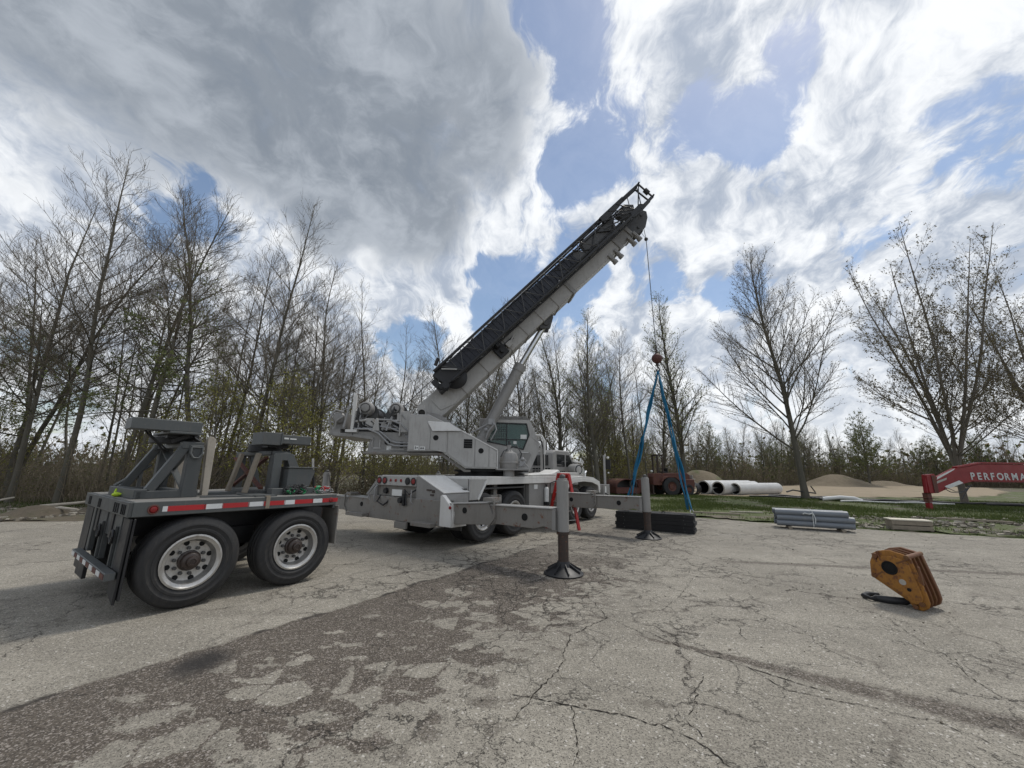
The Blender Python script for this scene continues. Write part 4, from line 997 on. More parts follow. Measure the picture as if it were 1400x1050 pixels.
CP('outrigger_box', 'beam_grey', lambda m: m.box(6.35, 6.62, -1.31, 1.31, .5, .96))

# ---------------- turntable and upper structure
CP('turntable', 'black_steel', lambda m: (m.lathe((0, 0, 1.47), (0, 0, 1), [(0, 0), (.78, 0), (.78, .07), (.70, .08), (.70, .13), (.82, .14), (.82, .19), (0, .19)], 40), m.box(-.6, 1.2, -.95, .95, 1.62, 1.69)), f=fU, bevel=0)
main = CP('upper_frame', 'grey_paint', lambda m: (m.prism([(-2.0, 2.09), (-2.0, 2.52), (-1.9, 2.9), (-1.62, 3.24), (-1.25, 3.16), (-.45, 2.62), (.35, 2.1), (.35, 1.7), (-.49, 1.7), (-1.12, 2.11)], 'y', .42, .52), m.prism([(-2.0, 2.09), (-2.0, 2.52), (-1.9, 2.9), (-1.62, 3.24), (-1.25, 3.16), (-.45, 2.62), (.35, 2.1), (.35, 1.7), (-.49, 1.7), (-1.12, 2.11)], 'y', -.52, -.42), m.box(-1.9, -.9, -.42, .42, 2.12, 2.35), m.prism([(-1.1, 2.13), (-.5, 1.72), (.3, 1.72), (.3, 1.9), (-.5, 1.9), (-1.1, 2.3)], 'y', -.42, .42)), f=fU)
SIDE = [(-1.97, 2.09), (-1.97, 3.04), (-1.48, 3.05), (-.45, 2.585), (.325, 2.15), (.325, 1.69), (-.49, 1.69), (-1.12, 2.11)]
sp = CP('side_housing', 'light_grey_paint', lambda m: m.prism(SIDE, 'y', .56, 1.28), f=fU, bevel=.012)
CP('housing_edge', 'white_paint', lambda m: (m.beam((-1.0, 1.27, 2.845), (.33, 1.27, 2.165), .05, .028), m.beam((.33, 1.28, 2.15), (.33, 1.28, 1.69), .03, .02, (1, 0, 0))), sp, 0, fU)
CP('bulged_hatch', 'white_paint', lambda m: (m.prism([(-1.50, 2.86), (-1.50, 2.84), (-1.38, 2.66), (-.62, 2.66), (-.85, 2.78)], 'y', 1.27, 1.30),), sp, .004, fU)  # white puts the light on the bulge top into its colour
CP('hatch_slope_lit', 'white_paint', lambda m: (lambda P: m.face([m.v(p) for p in P]))([(-1.50, 1.286, 2.88), (-.95, 1.286, 2.86), (-.62, 1.345, 2.64), (-1.36, 1.345, 2.62)]), sp, 0, fU)  # white paints in the light this slanted facet catches
panels = [[(-1.95, 2.13), (-1.95, 2.99), (-1.56, 2.99), (-1.42, 2.62), (-1.42, 2.14)], [(-1.40, 2.14), (-1.40, 2.61), (-.98, 2.61), (-.98, 2.08)], [(-.96, 2.06), (-.96, 2.61), (-.62, 2.61), (-.27, 2.44), (-.27, 1.73), (-.48, 1.73)], [(-.25, 1.73), (-.25, 2.43), (.10, 2.24), (.10, 1.73)], [(.12, 1.73), (.12, 2.23), (.30, 2.13), (.30, 1.73)]]
for P in panels: CP('door_panel', 'light_grey_paint', lambda m: m.prism(P, 'y', 1.281, 1.296), sp, .004, fU)
CP('vent', 'hole', lambda m: m.box(-.55, -.33, 1.296, 1.302, 2.20, 2.43), sp, 0, fU)
for i in range(3): CP('louvre', 'dark_steel', lambda m: m.box(-.55, -.33, 1.300, 1.315, 2.25 + i * .06, 2.262 + i * .06), sp, 0, fU)
for a_, z_ in ((-1.27, 2.45), (-.10, 2.14)): CP('latch', 'hole', lambda m: m.lathe((a_, 1.296, z_), (0, 1, 0), [(0, .006), (.065, .006), (.07, 0)], 14), sp, 0, fU)
CP('decal', 'label_white', lambda m: (m.box(-1.80, -1.69, 1.296, 1.2985, 2.13, 2.24), m.box(-1.66, -1.53, 1.296, 1.2985, 2.13, 2.22)), sp, 0, fU)
CP('decal_print', 'hole', lambda m: (m.box(-1.78, -1.76, 1.2985, 1.2995, 2.15, 2.22), m.box(-1.74, -1.71, 1.2985, 1.2995, 2.17, 2.20), m.box(-1.64, -1.61, 1.2985, 1.2995, 2.15, 2.20), m.box(-1.59, -1.56, 1.2985, 1.2995, 2.15, 2.20)), sp, 0, fU)
CP('work_lamp', 'light_grey_paint', lambda m: (m.lathe((-1.68, 1.05, 3.12), (.0, 1, -.15), [(0, -.1), (.06, -.1), (.10, .1), (.10, .14), (.09, .14)], 18), m.box(-1.74, -1.62, 1.0, 1.1, 3.2, 3.32)), f=fU, bevel=0)
CP('lamp_glass', 'dark_glass', lambda m: m.lathe((-1.68, 1.05, 3.12), (.0, 1, -.15), [(0, .135), (.09, .13)], 18), f=fU, bevel=0)
CP('rear_panel', 'light_grey_paint', lambda m: (m.box(-2.24, -2.0, .3, 1.0, 2.60, 3.16), m.box(-2.26, -2.22, .3, 1.02, 2.5, 3.2)), f=fU)
CP('rear_deck', 'grey_paint', lambda m: (m.prism([(-3.05, 2.07), (-3.0, 2.40), (-3.45, 2.52), (-3.45, 2.60), (-2.0, 2.60), (-2.0, 2.09)], 'y', -.95, .92), m.prism([(-3.95, 2.47), (-3.95, 2.55), (-3.4, 2.55), (-2.9, 2.45), (-2.9, 2.38), (-3.4, 2.45)], 'y', -1.0, .96)), f=fU, bevel=.01)
CP('underside_beam', 'beam_grey', lambda m: m.prism([(-3.08, 2.02), (-3.08, 2.07), (-1.12, 2.08), (-.47, 1.66), (-.35, 1.66), (-.35, 1.60), (-.52, 1.60), (-1.16, 2.02)], 'y', .4, 1.18), f=fU)
CP('tail_block', 'grey_paint', lambda m: (m.box(-4.05, -3.78, -.7, .9, 2.50, 2.66),), f=fU)
CP('tail_machinery', 'grey_paint', lambda m: (m.lathe((-3.86, .80, 2.95), (0, 1, 0), [(0, .12), (.12, .12), (.16, .05), (.16, -.3), (0, -.3)], 18), m.box(-4.0, -3.7, .3, .8, 2.66, 3.1), m.tube([(-4.0, .9, 2.66), (-4.08, .92, 2.9), (-3.95, .9, 3.15), (-3.75, .9, 3.1)], .03, 8), m.tube([(-3.9, .95, 2.66), (-3.88, .98, 2.85), (-3.7, .95, 3.0)], .025, 8), m.tube([(-3.95, .88, 3.1), (-3.6, .86, 3.22), (-3.3, .7, 3.2)], .015, 8)), f=fU, bevel=.01)
CP('post', 'white_paint', lambda m: (m.cyl((-3.47, .92, 2.60), (-3.47, .92, 3.56), .052, seg=14), m.cyl((-3.47, .92, 3.56), (-3.47, .92, 3.62), .03, seg=10), m.box(-3.62, -3.33, .8, 1.02, 2.57, 2.64)), f=fU, bevel=0)
for k_, a_ in enumerate((-3.22, -2.43)):
    wn = CP('winch', 'dark_steel', lambda m: (m.lathe((a_, 0, 3.12), (0, 1, 0), [(0, -.50), (.30, -.50), (.30, -.46), (.19, -.45), (.19, .45), (.30, .46), (.30, .50), (0, .5)], 28), m.box(a_ - .28, a_ + .28, -.60, -.52, 2.6, 3.3), m.box(a_ - .28, a_ + .28, .52, .60, 2.6, 3.15)), f=fU, bevel=0)
    CP('rope_layers', 'hose', lambda m: [m.lathe((a_, 0, 3.12), (0, 1, 0), [(.19, -.44 + i * .055), (.245, -.43 + i * .055), (.245, -.40 + i * .055), (.22, -.388 + i * .055)], 24) for i in range(16)], wn, 0, fU)
    CP('winch_motor', 'grey_paint', lambda m: m.lathe((a_, .60, 3.24), (0, 1, 0), [(.20, 0), (.20, .10), (.175, .14), (.17, .22), (.14, .24), (.135, .23), (.11, .23), (.10, .27), (.05, .28), (0, .28)], 28), wn, 0, fU)
    CP('motor_ring', 'dark_steel', lambda m: m.lathe((a_, .80, 3.24), (0, 1, 0), [(.135, .0), (.125, .045), (.115, .045), (.11, 0)], 24), wn, 0, fU)
rg_ = random.Random(3)
for i, (z0, z1, off) in enumerate(((2.66, 2.24, .0), (2.68, 2.32, .05), (2.84, 2.42, .1), (2.92, 2.50, .02), (2.74, 2.58, .06), (2.70, 2.66, .1))):
    x0 = (-3.4, -3.35, -2.95, -2.85, -3.1, -2.7)[i]
    CP('hydraulic_pipe', 'metal_hose', lambda m: m.tube([(x0, .98 - off, z0), (x0 + .35, 1.0 - off, z0), (x0 + .62, 1.02 - off, z0 - (z0 - z1) * .25), (x0 + .9, 1.02 - off, z1 + (z0 - z1) * .12), (x0 + 1.05, 1.0 - off, z1), (-1.95, 1.0 - off, z1)], .024, 8), f=fU, bevel=0)
for i in range(16):
    x0 = rg_.uniform(-3.7, -2.3); x1 = x0 + rg_.uniform(-.5, .6); z0 = rg_.uniform(2.65, 3.2); z1 = rg_.uniform(2.62, 3.1)
    CP('hydraulic_hose', 'hose' if i % 2 else 'metal_hose', lambda m: m.tube([(x0, rg_.uniform(.6, .85), z0), ((x0 * .7 + x1 * .3), .95 + rg_.uniform(0, .08), z0 + rg_.uniform(-.05, .2)), ((x0 * .3 + x1 * .7), .95, z1 + rg_.uniform(-.25, .05)), (x1, rg_.uniform(.6, .9), z1)], rg_.choice([.012, .018, .026]), 7), f=fU, bevel=0)
CP('manifold', 'light_grey_paint', lambda m: (m.prism([(-2.95, 2.62), (-2.87, 2.95), (-2.82, 2.95), (-2.76, 2.62)], 'y', .98, 1.02), m.box(-3.15, -2.95, .7, .95, 2.75, 2.95), m.box(-2.75, -2.45, .66, .92, 2.66, 2.86), m.cyl((-2.6, .95, 2.88), (-2.1, .95, 2.92), .035), m.cyl((-3.4, .95, 2.86), (-3.12, .95, 2.9), .035), m.box(-2.35, -2.2, .65, .95, 2.85, 3.1)), f=fU)
CP('deck_fitting', 'hole', lambda m: (m.lathe((-2.55, .921, 2.34), (0, 1, 0), [(0, .004), (.075, .004), (.075, 0)], 18), m.box(-2.22, -2.14, .921, .926, 2.2, 2.36)), f=fU, bevel=0)
CP('deck_fitting', 'light_grey_paint', lambda m: (m.lathe((-2.55, .925, 2.34), (0, 1, 0), [(.035, .0), (.03, .05), (0, .05)], 12), m.box(-2.9, -2.7, .925, .935, 2.16, 2.2), m.tube([(-2.92, .93, 2.2), (-2.93, .96, 2.3), (-2.92, .93, 2.4)], .014, 6), m.box(-2.75, -2.72, .92, .94, 2.2, 2.4), m.box(-2.5, -2.1, .925, .935, 2.14, 2.17)), f=fU, bevel=0)
CP('decal', 'label_white', lambda m: (m.box(-2.56, -2.44, .925, .928, 2.13, 2.24)), f=fU, bevel=0)
# access ladder side machinery: swing drive and swivel tank on the near side
CP('reservoir', 'grey_paint', lambda m: (m.lathe((.66, 1.02, 1.70), (0, 0, 1), [(0, 0), (.23, 0), (.24, .04), (.24, .12), (.255, .13), (.255, .17), (.24, .18), (.235, .32), (.20, .40), (.10, .45), (.06, .50), (.055, .62), (0, .62)], 28),), f=fU, bevel=0)
CP('reservoir_pedestal', 'grey_paint', lambda m: (m.cyl((.66, 1.02, 1.5), (.66, 1.02, 1.70), .15, seg=18), m.box(.3, 1.15, .6, 1.25, 1.66, 1.70)), f=fU, bevel=0)
CP('hydraulic_hose', 'hose', lambda m: (m.tube([(.70, 1.05, 2.25), (.85, 1.1, 2.3), (.98, 1.15, 2.1), (.92, 1.15, 1.85)], .018, 7), m.tube([(.6, 1.05, 2.2), (.5, 1.2, 2.15), (.42, 1.25, 2.0)], .016, 7), m.cyl((.66, 1.02, 2.3), (.66, 1.02, 2.42), .035)), f=fU, bevel=0)
CP('valve_cluster', 'metal_hose', lambda m: (m.box(.92, 1.08, 1.1, 1.2, 1.78, 1.92), m.sphere((1.0, 1.2, 1.95), .05, 8, 6), m.tube([(.95, 1.18, 1.75), (1.05, 1.2, 1.85), (1.15, 1.15, 1.75)], .02, 6), m.tube([(.9, 1.18, 1.9), (1.0, 1.22, 2.0), (1.1, 1.15, 1.9)], .014, 6)), f=fU, bevel=0)

# operator cab
CABP = [(.20, 1.75), (.02, 2.50), (.30, 3.27), (1.33, 3.29), (1.46, 3.10), (1.74, 2.45), (1.70, 2.25), (1.40, 1.60), (.9, 1.55)]
WIN = [(.10, 2.50), (.34, 3.07), (1.32, 3.06), (1.40, 2.72), (1.22, 2.28), (.90, 2.36)]
B0, B1_ = -.32, -1.22
cab = CP('operator_cab', 'light_grey_paint', lambda m: (m.prism([(.20, 1.75), (.02, 2.50), (.10, 2.50), (.90, 2.36), (1.22, 2.28), (1.40, 2.72), (1.72, 2.44), (1.70, 2.25), (1.40, 1.60), (.9, 1.55)], 'y', B1_ + .0, B0), m.prism([(.02, 2.50), (.30, 3.27), (1.33, 3.29), (1.46, 3.10), (1.73, 2.45), (1.40, 2.72), (1.32, 3.06), (.34, 3.07), (.10, 2.50)], 'y', B0 - .05, B0), m.prism([(.02, 2.50), (.30, 3.27), (1.33, 3.29), (1.46, 3.10), (1.73, 2.45), (1.40, 2.72), (1.32, 3.06), (.34, 3.07), (.10, 2.50)], 'y', B1_, B1_ + .05), m.prism([(.30, 3.27), (1.33, 3.29), (1.40, 3.18), (.28, 3.17)], 'y', B1_, B0)), f=fU, bevel=0)
CP('window', 'glass', lambda m: m.prism(WIN, 'y', B0 - .035, B0 - .025), cab, 0, fU)
CP('window', 'glass', lambda m: m.prism(WIN, 'y', B1_ + .025, B1_ + .035), cab, 0, fU)
CP('windscreen', 'glass', lambda m: m.beam((1.40, (B0 + B1_) / 2, 3.18), (1.70, (B0 + B1_) / 2, 2.48), .78, .01, (1, 0, .4)), cab, 0, fU)
def win_seal(m):
    for a_, b_ in zip(WIN, WIN[1:] + WIN[:1]): m.beam((a_[0], B0 + .004, a_[1]), (b_[0], B0 + .004, b_[1]), .018, .035, (0, 0, 1) if abs(a_[1] - b_[1]) < .3 else (1, 0, 0))
CP('window_seal', 'black_steel', win_seal, cab, 0, fU)
CP('window_divider', 'black_steel', lambda m: (m.box(.70, .725, B0 - .03, B0 + .006, 2.42, 3.05), m.beam((.14, B0 + .002, 2.56), (1.36, B0 + .002, 2.58), .012, .022)), cab, 0, fU)
CP('window_grille', 'black_steel', lambda m: ([m.box(.2 + i * .07, .206 + i * .07, B0 - .02, B0 - .015, 2.55, 3.04) for i in range(7)], [m.box(.2, .7, B0 - .02, B0 - .015, 2.6 + i * .07, 2.606 + i * .07) for i in range(6)]), cab, 0, fU)
CP('seat', 'black_steel', lambda m: (m.box(.55, 1.0, -.98, -.55, 2.45, 2.58), m.prism([(.50, 2.5), (.42, 3.05), (.54, 3.07), (.62, 2.5)], 'y', -.96, -.57)), cab, .02, fU)
CP('sticker', 'label_white', lambda m: (m.box(1.14, 1.33, B0 - .024, B0 - .020, 2.60, 2.73), m.box(.92, 1.02, B0 - .024, B0 - .020, 2.44, 2.53)), cab, 0, fU)
CP('panel_rib', 'grey_paint', lambda m: (m.prism([(.98, 2.06), (1.12, 2.20), (1.42, 2.20), (1.47, 2.12), (1.30, 1.78), (1.0, 1.75)], 'y', B0, B0 + .018), m.box(1.12, 1.40, B0 + .018, B0 + .022, 2.165, 2.185)), cab, .004, fU)
CP('decal', 'label_white', lambda m: m.box(1.15, 1.38, B0 + .019, B0 + .024, 2.185, 2.205), cab, 0, fU)
CP('mirror_arm', 'white_paint', lambda m: m.tube([(1.62, B0 - .02, 2.72), (1.78, B0 + .08, 2.70), (1.86, B0 + .1, 2.55), (1.86, B0 + .1, 2.15)], .035, 8), cab, 0, fU)
CP('cab_hose', 'hose', lambda m: m.tube([(1.64, B0 - .1, 2.6), (1.78, B0 + .02, 2.55), (1.83, B0 + .05, 2.3), (1.84, B0 + .05, 1.7)], .022, 7), cab, 0, fU)
CP('cab_rear_box', 'grey_paint', lambda m: m.box(-.12, .22, -1.1, -.45, 2.85, 3.22), cab, .01, fU)

# ---------------- boom
BO = Vector((-1.65, 3.30)); BA = radians(46.0)
def fB(p):                                                     # p = (t along boom, b right, n up from the boom line)
    a_ = BO.x + p[0] * cos(BA) - p[2] * sin(BA); z_ = BO.y + p[0] * sin(BA) + p[2] * cos(BA)
    return fU((a_, p[1], z_))
boom = CP('boom', 'light_grey_paint', lambda m: (m.prism([(-.42, -.12), (-.12, .27), (5.9, .26), (5.9, -.43), (.80, -.45), (.2, -.44)], 'y', -.34, .34),), f=fB, bevel=.02)
CP('boom_section', 'light_grey_paint', lambda m: m.prism([(5.8, .22), (8.3, .22), (8.3, -.40), (5.8, -.40)], 'y', -.30, .30), boom, .02, fB)
CP('boom_section', 'grey_paint', lambda m: m.prism([(8.2, .18), (9.0, .18), (9.0, -.38), (8.2, -.38)], 'y', -.26, .26), boom, .02, fB)
for t_ in (1.15, 2.05, 3.05, 3.75, 4.45, 5.15):
    CP('boom_rib', 'beam_grey', lambda m: m.frame([(-.350, -.46), (.350, -.46), (.350, .275), (-.350, .275)], [(-.33, -.44), (.33, -.44), (.33, .25), (-.33, .25)], 'x', t_ - .012, t_ + .012), boom, 0, fB)
for t_, e_ in ((5.9, .375), (8.3, .335), (8.98, .30)):
    CP('boom_collar', 'grey_paint', lambda m: m.frame([(-e_, -.10 - e_), (e_, -.10 - e_), (e_, -.08 + e_), (-e_, -.08 + e_)], [(-e_ + .08, -.02 - e_), (e_ - .08, -.02 - e_), (e_ - .08, -.16 + e_), (-e_ + .08, -.16 + e_)], 'x', t_ - .09, t_ + .05), boom, .008, fB)
CP('hatch_plate', 'light_grey_paint', lambda m: (m.prism([(.28, -.28), (.28, .12), (.86, .12), (.86, -.38), (.7, -.42)], 'y', .34, .365)), boom, .006, fB)
CP('clamp_block', 'black_steel', lambda m: (m.box(2.60, 2.95, .34, .46, -.40, -.02), m.box(2.95, 3.35, .34, .42, -.2, -.12), m.box(2.7, 2.82, .34, .7, -.12, .0), m.cyl((2.78, .34, -.25), (2.78, .56, -.25), .06)), boom, .01, fB)
CP('clamp_fitting', 'light_grey_paint', lambda m: (m.box(3.0, 3.18, .34, .48, -.32, -.16), m.beam((3.1, .44, -.24), (3.45, .44, -.12), .05, .05)), boom, .006, fB)
# rollers under the head of the boom
for t_ in (7.72, 8.02, 8.72, 9.0):
    CP('roller_bracket', 'grey_paint', lambda m: m.box(t_ - .05, t_ + .05, .24, .36, -.46, -.30), boom, .004, fB)
    CP('keeper_roller', 'grey_paint', lambda m: (m.cyl((t_, .30, -.44), (t_, .30, -.58), .075, seg=12), m.cyl((t_ , .30, -.58), (t_, .30, -.68), .09, seg=14)), boom, 0, fB)
# boom head and sheaves
CP('boom_head', 'dark_steel', lambda m: (m.prism([(9.0, .16), (9.45, .12), (9.95, .10), (10.05, -.08), (9.9, -.26), (9.55, -.46), (9.2, -.46), (9.0, -.38)], 'y', .20, .26), m.prism([(9.0, .16), (9.45, .12), (9.95, .10), (10.05, -.08), (9.9, -.26), (9.55, -.46), (9.2, -.46), (9.0, -.38)], 'y', -.26, -.20), m.cyl((9.78, -.3, -.05), (9.78, .3, -.05), .05), m.cyl((9.35, -.3, -.30), (9.35, .3, -.30), .05), m.box(9.15, 9.5, -.2, .2, -.25, .1)), boom, .008, fB)
for b_ in (-.14, -.05, .05, .14): CP('sheave', 'light_grey_paint', lambda m: m.lathe((9.78, b_, -.05), (0, 1, 0), [(.06, -.03), (.19, -.025), (.22, -.035), (.19, 0), (.22, .035), (.19, .025), (.06, .03)], 24), boom, 0, fB)
for b_ in (-.12, 0, .12): CP('sheave', 'dark_steel', lambda m: m.lathe((9.38, b_, -.32), (0, 1, 0), [(.06, -.03), (.15, -.025), (.18, -.035), (.16, 0), (.18, .035), (.15, .025), (.06, .03)], 20), boom, 0, fB)
# lift cylinder
CP('lift_cylinder', 'grey_paint', lambda m: (m.cyl((-.22, 0, 2.20), (1.05, 0, 4.78), .165, seg=24), m.cyl((.98, 0, 4.64), (1.08, 0, 4.84), .185, seg=24), m.cyl((-.1, -.2, 2.42), (-.1, .2, 2.42), .2, seg=18), m.cyl((.10, 0, 2.86), (.20, 0, 3.06), .185, seg=24)), f=fU, bevel=0)
CP('cylinder_rod', 'chrome', lambda m: m.cyl((1.05, 0, 4.78), (1.84, 0, 6.20), .092, seg=20), f=fU, bevel=0)
CP('cylinder_clevis', 'dark_steel', lambda m: (m.prism([(1.66, 6.0), (1.55, 6.42), (2.0, 6.66), (2.08, 6.40), (1.98, 6.02)], 'y', .14, .20), m.prism([(1.66, 6.0), (1.55, 6.42), (2.0, 6.66), (2.08, 6.40), (1.98, 6.02)], 'y', -.20, -.14), m.cyl((1.84, -.24, 6.20), (1.84, .24, 6.20), .09), m.prism([(1.90, 6.20), (2.22, 6.72), (2.28, 6.95), (2.12, 6.62)], 'y', -.03, .03)), f=fU, bevel=.006)
CP('cylinder_valve', 'metal_hose', lambda m: (m.box(.12, .30, .12, .26, 2.95, 3.12), m.tube([(.2, .2, 3.1), (.28, .3, 2.95), (.12, .28, 2.75), (.05, .22, 2.55)], .025, 7), m.tube([(.15, .18, 3.0), (-.1, .2, 2.85), (-.4, .1, 2.7)], .02, 7), m.tube([(.3, .2, 3.0), (.36, .25, 2.8), (.2, .2, 2.5)], .02, 7), m.sphere((.05, .25, 2.8), .06, 8, 6)), f=fU, bevel=0)
# stowed lattice extension along the near side of the boom
LT0, LT1, LB0, LB1, LN0, LN1 = 1.05, 9.35, .46, .92, .02, .66
lat = CP('lattice_jib', 'black_steel', lambda m: (m.cyl((LT0, LB1, LN0), (LT1, LB1, LN0 - .02), .042, seg=8), m.cyl((LT0, LB0, LN0), (LT1, LB0, LN0 - .02), .036, seg=8), m.cyl((LT0 - .2, LB1, LN1 - .1), (LT1 + .75, LB1 - .1, LN1 + .02), .042, seg=8), m.cyl((LT0 - .2, LB0, LN1 - .1), (LT1 + .75, LB0 + .1, LN1 + .02), .036, seg=8), m.cyl((LT1, LB1, LN0 - .02), (LT1 + .78, LB1 - .12, LN0 + .03), .05, seg=8), m.cyl((LT1, LB0, LN0 - .02), (LT1 + .78, LB0 + .12, LN0 + .03), .04, seg=8)), f=fB, bevel=0)
nb_ = 20
for i in range(nb_):
    t0 = LT0 + (LT1 - LT0) * i / nb_; t1 = LT0 + (LT1 - LT0) * (i + 1) / nb_; a_, b_ = (LN0, LN1 - .06) if i % 2 else (LN1 - .06, LN0)
    CP('lacing', 'dark_steel', lambda m: (m.cyl((t0, LB1, a_), (t1, LB1, b_), .013, seg=6), m.cyl((t0, LB0, a_), (t1, LB0, b_), .013, seg=6)), lat, 0, fB)
    CP('lacing', 'dark_steel', lambda m: (m.cyl((t0, LB0 if i % 2 else LB1, LN1 - .05), (t1, LB1 if i % 2 else LB0, LN1 - .05), .013, seg=6), m.cyl((t0, LB0 if i % 2 else LB1, LN0), (t1, LB1 if i % 2 else LB0, LN0), .013, seg=6)), lat, 0, fB)
def inner_jib(m):
    m.box(LT0 + .25, 6.5, LB0 + .10, LB1 - .10, LN0 + .05, LN1 - .16)
inj = CP('stowed_fly_section', 'navy_steel', inner_jib, lat, .01, fB)
for i in range(40):
    t_ = LT0 + .35 + i * .152
    if t_ < 6.45: CP('fly_rib', 'dark_steel' if i % 5 == 0 else 'navy_steel', lambda m: m.box(t_, t_ + .02, LB1 - .10, LB1 - .085, LN0 + .05, LN1 - .16), lat, 0, fB)
CP('fly_inner_lattice', 'black_steel', lambda m: ([m.cyl((5.6, b_, n_), (9.1, b_ , n_), .028, seg=7) for b_ in (.56, .82) for n_ in (.12, .46)], [m.cyl((5.6 + i * .5, .82, .12 if i % 2 else .46), (6.1 + i * .5, .82, .46 if i % 2 else .12), .016, seg=6) for i in range(7)], [m.cyl((5.6 + i * .5, .56, .12 if i % 2 else .46), (6.1 + i * .5, .56, .46 if i % 2 else .12), .016, seg=6) for i in range(7)]), lat, 0, fB)
CP('rail_strip', 'light_grey_paint', lambda m: m.beam((1.9, LB1 + .02, LN1 - .13), (6.6, LB1 + .02, LN1 - .10), .012, .014), lat, 0, fB)
CP('jib_box', 'dark_steel', lambda m: (m.prism([(6.0, .10), (6.0, .50), (6.7, .48), (6.9, .12)], 'y', .60, .80), m.prism([(6.9, .08), (7.0, .54), (8.5, .52), (8.3, .06)], 'y', .62, .80), m.prism([(8.8, .12), (8.7, .40), (9.2, .52), (9.45, .3), (9.3, .1)], 'y', .55, .75), m.box(7.0, 7.3, .5, .8, .0, .2)), lat, .01, fB)
CP('jib_tip', 'black_steel', lambda m: (m.cyl((LT1 + .75, LB1 - .1, LN1 + .02), (LT1 + .78, LB1 - .12, LN0 + .03), .03, seg=8), m.cyl((LT1 + .75, LB0 + .1, LN1 + .02), (LT1 + .78, LB0 + .12, LN0 + .03), .03, seg=8), m.cyl((LT1 + .76, LB1 - .11, LN0 + .20), (LT1 + .76, LB1 - .11, LN0 + .38), .085, seg=12), m.cyl((LT1 + .75, .5, LN1 + .03), (LT1 + .75, .9, LN1 + .03), .03), m.cyl((LT1 + .78, .5, LN0 + .03), (LT1 + .78, .9, LN0 + .03), .03), m.cyl((LT1 - .1, LB1, LN0), (LT1 + .74, LB1 - .1, LN1), .018, seg=6), m.cyl((LT1 + .1, LB1, LN0 + .02), (LT1 + .6, LB1 - .06, LN1), .016, seg=6), m.cyl((LT1 - .1, LB1, LN0), (LT1 - .5, LB1, LN1), .018, seg=6), m.cyl((LT1 - .1, LB1, LN0), (LT1 - .9, LB1, LN1), .018, seg=6), m.cyl((LT1 - .1, LB1, LN0), (LT1 - 1.5, LB1, LN1 - .05), .022, seg=6), m.cyl((LT1 - .1, LB1, LN0), (LT1 - 1.5, LB1, LN0 + .28), .02, seg=6)), lat, 0, fB)
CP('gusset_plate', 'black_steel', lambda m: m.prism([(LT1 - .45, LN0 - .08), (LT1 - .4, LN0 + .10), (LT1 + .1, LN0 + .12), (LT1 + .25, LN0 - .02), (LT1 + .05, LN0 - .10)], 'y', LB1 - .02, LB1 + .03), lat, .004, fB)
CP('gusset_plate', 'black_steel', lambda m: m.prism([(LT1 - 1.3, LN1 - .22), (LT1 - 1.3, LN1 + .03), (LT1 - .1, LN1 + .05), (LT1 - .4, LN1 - .12)], 'y', LB1 - .10, LB1 + .0), lat, .004, fB)
CP('gusset_plate', 'black_steel', lambda m: m.prism([(LT0 - .2, LN0 + .02), (LT0 - .3, LN1 - .15), (LT0 + .2, LN1 - .02), (LT0 + .45, LN0)], 'y', LB0 + .02, LB1 - .06), lat, .004, fB)
CP('jib_reel', 'black_steel', lambda m: (m.lathe((1.22, .50, .10), (0, 1, 0), [(0, 0), (.33, 0), (.34, .02), (.30, .04), (.22, .10), (.08, .12), (0, .12)], 28)), lat, 0, fB)
CP('jib_hinge', 'black_steel', lambda m: (m.cyl((.72, .35, .12), (.72, .9, .12), .07), m.box(.6, .9, .35, .92, .02, .12), m.box(.60, .75, .6, .8, .10, .42), m.cyl((.82, .92, .05), (.82, .98, .05), .1), m.tube([(.8, .9, .3), (.6, .95, .15), (.75, .92, -.1), (.95, .9, 0)], .02, 6), m.cyl((1.0, .9, LN1), (1.2, .9, LN1 + .1), .05)), lat, 0, fB)
CP('stow_strut', 'light_grey_paint', lambda m: (m.beam((1.05, LB1 + .03, .46), (1.35, LB1 + .03, .16), .03, .03), m.cyl((3.1, .36, .05), (3.1, .9, .05), .03), m.cyl((5.5, .36, .05), (5.5, .9, .05), .03), m.cyl((8.6, .3, .05), (8.6, .9, .05), .03)), lat, 0, fB)
# wire ropes
HL = fU((0, 0, 0))
def world_to_crane(v): return crane_inv @ Vector(v)
crane_inv = (Matrix.Translation(wpos(S0, 0)) @ Matrix.Rotation(AX, 4, 'Z')).inverted()
hb_ = (-2.43, -.05, 3.36)
CP('hoist_rope', 'hose', lambda m: m.tube([fU(hb_), fB((6.0, -.02, .80)), fB((9.7, .0, .14))], .011, 6), f=lambda p: Vector(p), bevel=0)
tipP = fB((9.93, .05, -.2))
ballW = world_to_crane((4.63, 11.93, 5.42))
knotW = tipP.lerp(ballW, .165); knotW.z = tipP.z - .78
CP('load_rope', 'dark_steel', lambda m: (m.tube([fB((9.97, .05, .0)), knotW], .010, 6), m.tube([fB((9.6, -.05, -.2)), knotW], .006, 6), m.tube([knotW, ballW], .012, 6), m.sphere(knotW, .065, 10, 8)), f=lambda p: Vector(p), bevel=0)
CP('rope_socket', 'rust_steel', lambda m: (m.cyl(ballW - Vector((0, 0, .0)), ballW + Vector((0, 0, .25)), .03, .02)), f=lambda p: Vector(p), bevel=0)
bl = thing('hook_ball', 'rusty red hook ball hanging on the crane rope above the blue slings', 'hook ball', (4.63, 11.93, 5.2))
MB().sphere((0, 0, 0.02), .165, 20, 14).build('ball', 'ball_brown', bl)
m_ = MB(); m_.cyl((0, 0, .15), (0, 0, .26), .06, .035); m_.cyl((0, 0, -.15), (0, 0, -.22), .05); m_.build('swivel', 'rust_steel', bl)
